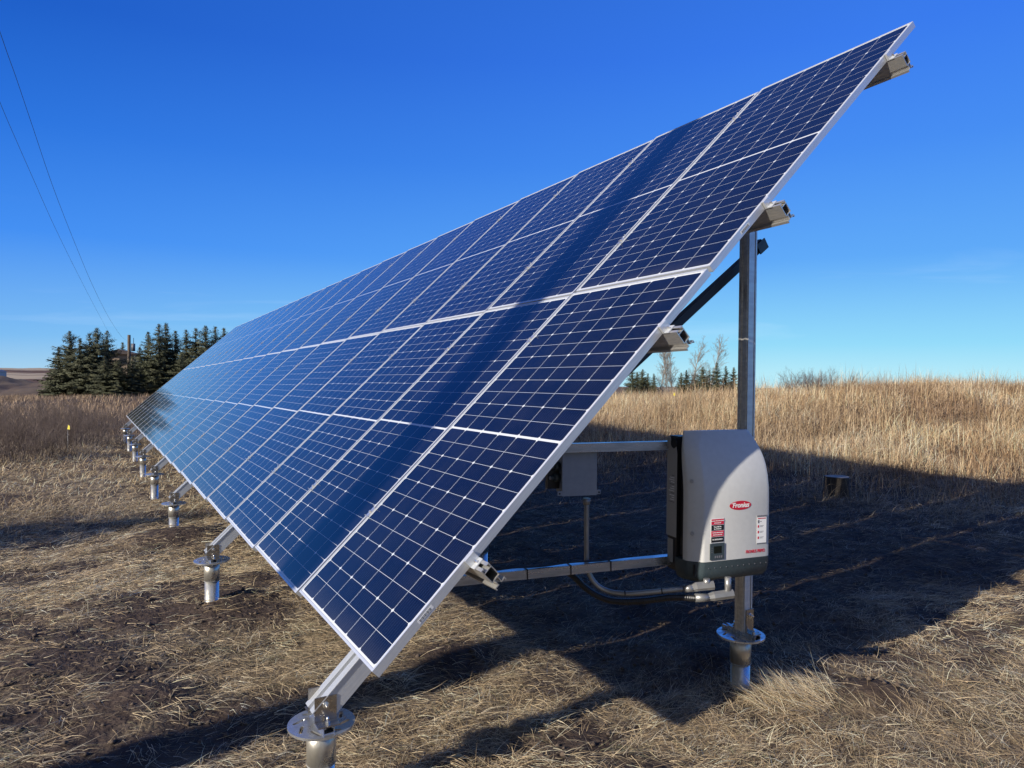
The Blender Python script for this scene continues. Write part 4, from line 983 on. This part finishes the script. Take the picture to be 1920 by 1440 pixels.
right = [(1186, 689, 96, 3, 'dark spruce just right of the panel edge'), (1205, 692, 99, 0, 'broad spruce second from the panel edge on the right'), (1226, 700, 97, 2, 'small spruce left of the bare trees'), (1277, 698, 97, 2, 'small spruce between the bare trees'),
         (1287, 694, 100, 3, 'bushy spruce below the middle bare tree'), (1318, 687, 96, 0, 'broad spruce left of the tallest right spruce'), (1344, 680, 97, 1, 'tallest spruce behind the field left of the upright'), (1361, 686, 98, 2, 'spruce just left of the upright post'), (1376, 688, 99, 1, 'spruce partly hidden by the upright post'), (1330, 694, 101, 3, 'short bushy spruce between the two tallest right spruces'), (1303, 698, 102, 0, 'low broad spruce right of the middle bare poplar'), (1215, 700, 103, 3, 'low bushy spruce right of the broad one by the panel edge'), (1195, 697, 104, 0, 'low broad spruce close to the panel edge')]
for i, (px, ty_, D, k_, lb) in enumerate(right):
    o = copy_tree(protos[k_]); top = at(px, ty_, D); zb = min(gz1(top.x, top.y), top.z-2.5)-0.3; s_ = (top.z-zb)/7.6
    o.location = (top.x, top.y, zb); o.scale = (1.0*s_**0.7, 1.0*s_**0.7, s_); o.rotation_euler = (0, 0, i*2.1)
    tag(o, lb, 'tree', 'spruces on the skyline at the right')
# spruce outside the frame to the left whose shade falls across the lawn
o = protos[0]; zb = gz1(-8.6, 6.4); o.location = (-8.6, 6.25, zb); o.scale = (1.15, 1.15, 0.50); tag(o, 'young spruce on the mown ground left of the array', 'tree')
for p_ in protos[1:]:
    for ch in list(p_.children): bpy.data.objects.remove(ch)
    bpy.data.objects.remove(p_)

# ------------------------------------------------------------------ bare trees
def bare_tree(h, seed, spread=0.42, mtl='palebark', lv=4, r0=0.012, name='bare_tree', up=0.35, kids=(11, 6, 4)):
    g = random.Random(seed); trunk = MB(); limbs = MB()
    def grow(p, d, L, r, lev, mb):
        n = 4 if lev < 2 else 3; pts = [p]; dd = d.copy()
        for i in range(n):
            dd = (dd+Vector((g.gauss(0, .10), g.gauss(0, .10), up*0.18))).normalized(); pts.append(pts[-1]+dd*L/n)
        mb.tube(pts, [max(r*(1-0.75*i/n), 0.008 if name == 'bare_tree' else 0.004) for i in range(n+1)], 6 if lev == 0 else 3, cap=False)
        if lev >= lv-1: return
        k = kids[min(lev, len(kids)-1)]
        if lev == 0: k = kids[0]*3
        for j in range(k):
            t = g.uniform(0.12 if lev == 0 else 0.2, 0.98); i = min(int(t*n), n-1); q = pts[i].lerp(pts[i+1], t*n-i)
            a = g.uniform(0, 6.283); side = Vector((math.cos(a), math.sin(a), 0)); nd = (side*spread+dd*0.9+Vector((0, 0, up*0.5))).normalized()
            if lev > 0: nd = (dd+Vector((g.gauss(0, spread), g.gauss(0, spread), g.gauss(0.1, spread*0.7)))).normalized()
            grow(q, nd, L*(0.30 if lev == 0 else 0.55)*(1.15-0.6*t)*g.uniform(.7, 1.2), r*0.38, lev+1, limbs)
    grow(Vector((0, 0, -0.3)), Vector((0, 0, 1)), h, h*r0, 0, trunk)
    root = empty(name); trunk.build('trunk', M[mtl], root); limbs.build('crown', M['twig'] if mtl != 'palebark' else M['palebark'], root); return root
for i, (px, ty_, D, lb) in enumerate([(1232, 668, 98, 'small bare poplar nearest the panel edge'), (1251, 648, 100, 'tall pale bare poplar, leftmost of the three tall ones'), (1293, 640, 101, 'tall pale bare poplar in the middle of the three'), (1323, 637, 100, 'tall pale bare poplar, rightmost of the three tall ones'), (1258, 662, 102, 'slim bare poplar behind the leftmost tall one')]):
    top = at(px, ty_, D); zb = min(gz1(top.x, top.y), top.z-4)-0.3; h = top.z-zb
    o = bare_tree(h, 20+i, spread=0.62, up=0.16); o.location = (top.x, top.y, zb); tag(o, lb, 'tree', 'bare poplars on the skyline')
def bush(px, py, D, h, w_, seed, lb, name='bare_shrub', nst=26):
    g = random.Random(seed); root = empty(name); q = MB(); c = at(px, py, D); zb = gz1(c.x, c.y)
    def br(p, d, L, r, lev):
        pts = [p]; dd = d
        for i in range(4): dd = (dd+Vector((g.gauss(0, .14), g.gauss(0, .14), 0.05))).normalized(); pts.append(pts[-1]+dd*L/4)
        q.tube(pts, [r, r*.8, r*.6, r*.45, r*.3], 3, cap=False)
        if lev < 2:
            for j in range(7):
                i = g.randint(1, 3); br(pts[i], (dd+Vector((g.gauss(0, .5), g.gauss(0, .5), g.gauss(.1, .3)))).normalized(), L*.5*g.uniform(.6, 1.1), r*.5, lev+1)
    for i in range(nst):
        a = g.uniform(0, 6.283); s_ = g.uniform(0, 1); br(Vector((math.cos(a)*s_*w_*.4, math.sin(a)*s_*w_*.4, -0.05)), Vector((math.cos(a)*s_*.7, math.sin(a)*s_*.7, 1)).normalized(), h*g.uniform(.6, 1), 0.0065*h, 0)
    q.build('branches', M['twig'], root); root.location = (c.x, c.y, zb); tag(root, lb, 'shrub', 'bare shrubs'); return root
bush(1537, 722, 21, 0.80, 2.2, 1, 'purple-brown bare shrub on the skyline left of the grassy hump', nst=60)
bush(1507, 725, 22, 0.68, 1.4, 2, 'twiggy bare shrub left of the purple-brown one', nst=34)
bush(1480, 728, 23, 0.75, 1.0, 3, 'low bare shrub on the skyline right of the upright post', nst=14)
bush(18, 800, 15.5, 1.15, 1.3, 4, 'dark bare bush at the left edge of the picture', nst=34)
bush(75, 800, 16.5, 1.0, 1.2, 5, 'bare bush with a pale stem left of the yellow flag', nst=26)
bush(120, 792, 18.5, 1.05, 1.3, 6, 'bare bush behind the left yellow flag', nst=26)
bush(170, 792, 20, 0.9, 1.2, 7, 'bare bush between the left yellow flag and the array', nst=22)

for i, (px, D, h_, lb) in enumerate([(8, 20, 1.3, 'tall bare bush behind the dark one at the left edge'), (48, 19, 1.2, 'bare bush between the left edge and the pale stem'), (98, 22, 1.3, 'bare bush behind the pale stem'), (146, 24, 1.25, 'bare bush behind the left yellow flag, right side'),
        (195, 24, 1.1, 'bare bush beside the far end of the array'), (222, 27, 1.0, 'low bare bush touching the far corner of the array'), (30, 26, 1.2, 'distant bare bush at the far left'), (75, 28, 1.2, 'distant bare bush left of the leftmost spruce'), (120, 29, 1.1, 'distant bare bush under the leftmost spruce'), (165, 30, 1.0, 'distant bare bush under the tallest left spruce')]):
    bush(px, 760, D, h_, 1.6, 30+i, lb, nst=24)
# ------------------------------------------------------------------ marker flags
for px, py, D, lb in ((127, 800, 14.5, 'small yellow marker flag among the brush at the left'), (1263, 738, 20, 'small yellow marker flag in the grass left of the upright')):
    c = at(px, py, D); zb = gz1(c.x, c.y); root = empty('marker_flag', (c.x, c.y, zb)); hh = max(c.z-zb, 0.25)
    q = MB(); q.tube([(0, 0, 0), (0, 0, hh+0.05)], 0.0015, 5); q.build('wire', M['galv'], root)
    q = MB(); rgt = Vector((Rv[0], Rv[1], 0)); vs = []
    pl = [(-0.0, 0.04), (0.035, 0.01), (0.05, -0.06), (0.0, -0.05)]
    for off in (0, 0.003): vs += [rgt*a+Vector((0.01*math.sin(b*40), off, hh+b)) for a, b in pl]
    q.add(vs, [(0, 1, 2, 3), (7, 6, 5, 4), (0, 1, 5, 4), (1, 2, 6, 5), (2, 3, 7, 6), (3, 0, 4, 7)]); q.build('flag', M['yellow'], root)
    tag(root, lb, 'marker flag', 'yellow marker flags')

# ------------------------------------------------------------------ utility poles, lines, house, farm
def pole(name, x, y, zb, h, r, lb, arm=True):
    root = empty(name, (x, y, zb)); q = MB(); q.tube([(0, 0, -0.5), (0, 0, h*.5), (0, 0, h)], [r, r*.9, r*.78], 16); q.build('pole', M['wood'], root)
    if arm:
        q = MB(); q.box((-0.9, -0.06, h-0.45), (0.9, 0.06, h-0.33)); ar = q.build('crossarm', M['wood'], root)
        for s_ in (-0.8, 0.8): q = MB(); q.tube([(s_, 0, h-0.33), (s_, 0, h-0.18)], 0.04, 8); q.build('insulator', M['grey'], ar)
    tag(root, lb, 'utility pole'); return root
pt = at(242, 628, 74); zb = gz1(pt.x, pt.y)
fpole = pole('utility_pole', pt.x, pt.y, zb, pt.z-zb, 0.19, 'wooden utility pole with small transformer standing between the spruces', arm=False)
q = MB(); q.tube([(0.38, 0, pt.z-zb-1.7), (0.38, 0, pt.z-zb-0.9)], 0.2, 12); q.build('transformer', M['grey'], fpole)
q = MB(); q.tube([(0.42, 0, pt.z-zb-0.9), (0.42, 0, pt.z-zb-0.3)], 0.03, 6); q.build('insulator', M['grey'], fpole)
# pole beside the camera that shades the panels
dpx = 7.5; ppx, ppy = -dpx, 1.30-SUN_K*dpx
pole('utility_pole', ppx, ppy, gz1(ppx, ppy), 9.6, 0.200, 'wooden utility pole left of the camera whose shadow crosses the panels', arm=False)
# wires: vertical plane from a near point to the far pole
def wire(pix, n0, n1, name, lb, r=0.0055):
    a = np.array(n0); b = np.array(n1); d = b-a; nrm = np.array([-d[1], d[0]]); pts = []
    for px, py in pix:
        q = np.array(at(px, py, 1.0))-CAM; t = np.dot(nrm, a-CAM[:2])/np.dot(nrm, q[:2]); pts.append(Vector(CAM+q*t))
    # carry on past the frame to the left
    e = pts[0]-pts[1]; pts = [pts[0]+e.normalized()*14+Vector((0, 0, 1.2)), pts[0]+e.normalized()*6+Vector((0, 0, 0.15))]+pts
    q = MB(); q.tube(smooth(pts, 8), r, 6); o = q.build(name, M['black']); tag(o, lb, 'power line', 'overhead power lines'); return pts
wire([(0, 60), (30, 145), (60, 234), (100, 352), (140, 455), (175, 538), (205, 597), (228, 631), (241, 640)], (-2.6, 13.0), (pt.x, pt.y), 'power_line', 'upper overhead wire running down to the wooden pole')
wire([(0, 192), (30, 262), (60, 330), (100, 420), (140, 502), (175, 570), (203, 622), (214, 640)], (-3.2, 14.0), (at(216, 650, 86).x, at(216, 650, 86).y), 'power_line', 'lower overhead wire running down to the house roof')
hb_ = at(222, 664, 84); zb = gz1(hb_.x, hb_.y); hr = empty('house', (hb_.x, hb_.y, zb)); hr.rotation_euler = (0, 0, -YAW+0.35); ht = hb_.z-zb
q = MB(); q.box((-1.5, 0, 0), (1.6, 5, ht)); wl_ = q.build('wall', mat('tan_siding', (0.36, 0.27, 0.19), 0.8), hr)
q = MB(); q.box((0.1, -0.05, ht-1.2), (0.9, -0.005, ht-0.5)); q.build('window', M['dark'], wl_)
q = MB(); q.prism([(-2.0, ht), (2.1, ht), (0.05, ht+0.6)], 0, 6.4, Matrix(((1, 0, 0, 0), (0, 0, 1, -0.4), (0, 1, 0, 0), (0, 0, 0, 1)))); q.build('roof', mat('dark_shingle', (0.09, 0.07, 0.065), 0.9), hr)
tag(hr, 'tan house with dark roof half hidden behind the spruces', 'house')
fb = at(-2, 697, 420); zb = gz1(fb.x, fb.y)
fr_ = empty('farm_building', (fb.x, fb.y, min(zb, fb.z-2))); fr_.rotation_euler = (0, 0, -YAW); h0 = fb.z-min(zb, fb.z-2)
q = MB(); q.box((-6, 0, 0), (-0.5, 7, h0)); q.build('wall', mat('pale_metal_siding', (0.40, 0.40, 0.40), 0.6), fr_)
q = MB(); q.prism([(-6.5, h0), (0.0, h0), (-3.2, h0+1.3)], 0, 7.6, Matrix(((1, 0, 0, 0), (0, 0, 1, -0.3), (0, 1, 0, 0), (0, 0, 0, 1)))); q.build('roof', mat('grey_roof', (0.2, 0.21, 0.23), 0.6), fr_)
tag(fr_, 'pale farm building far away at the left edge', 'building')
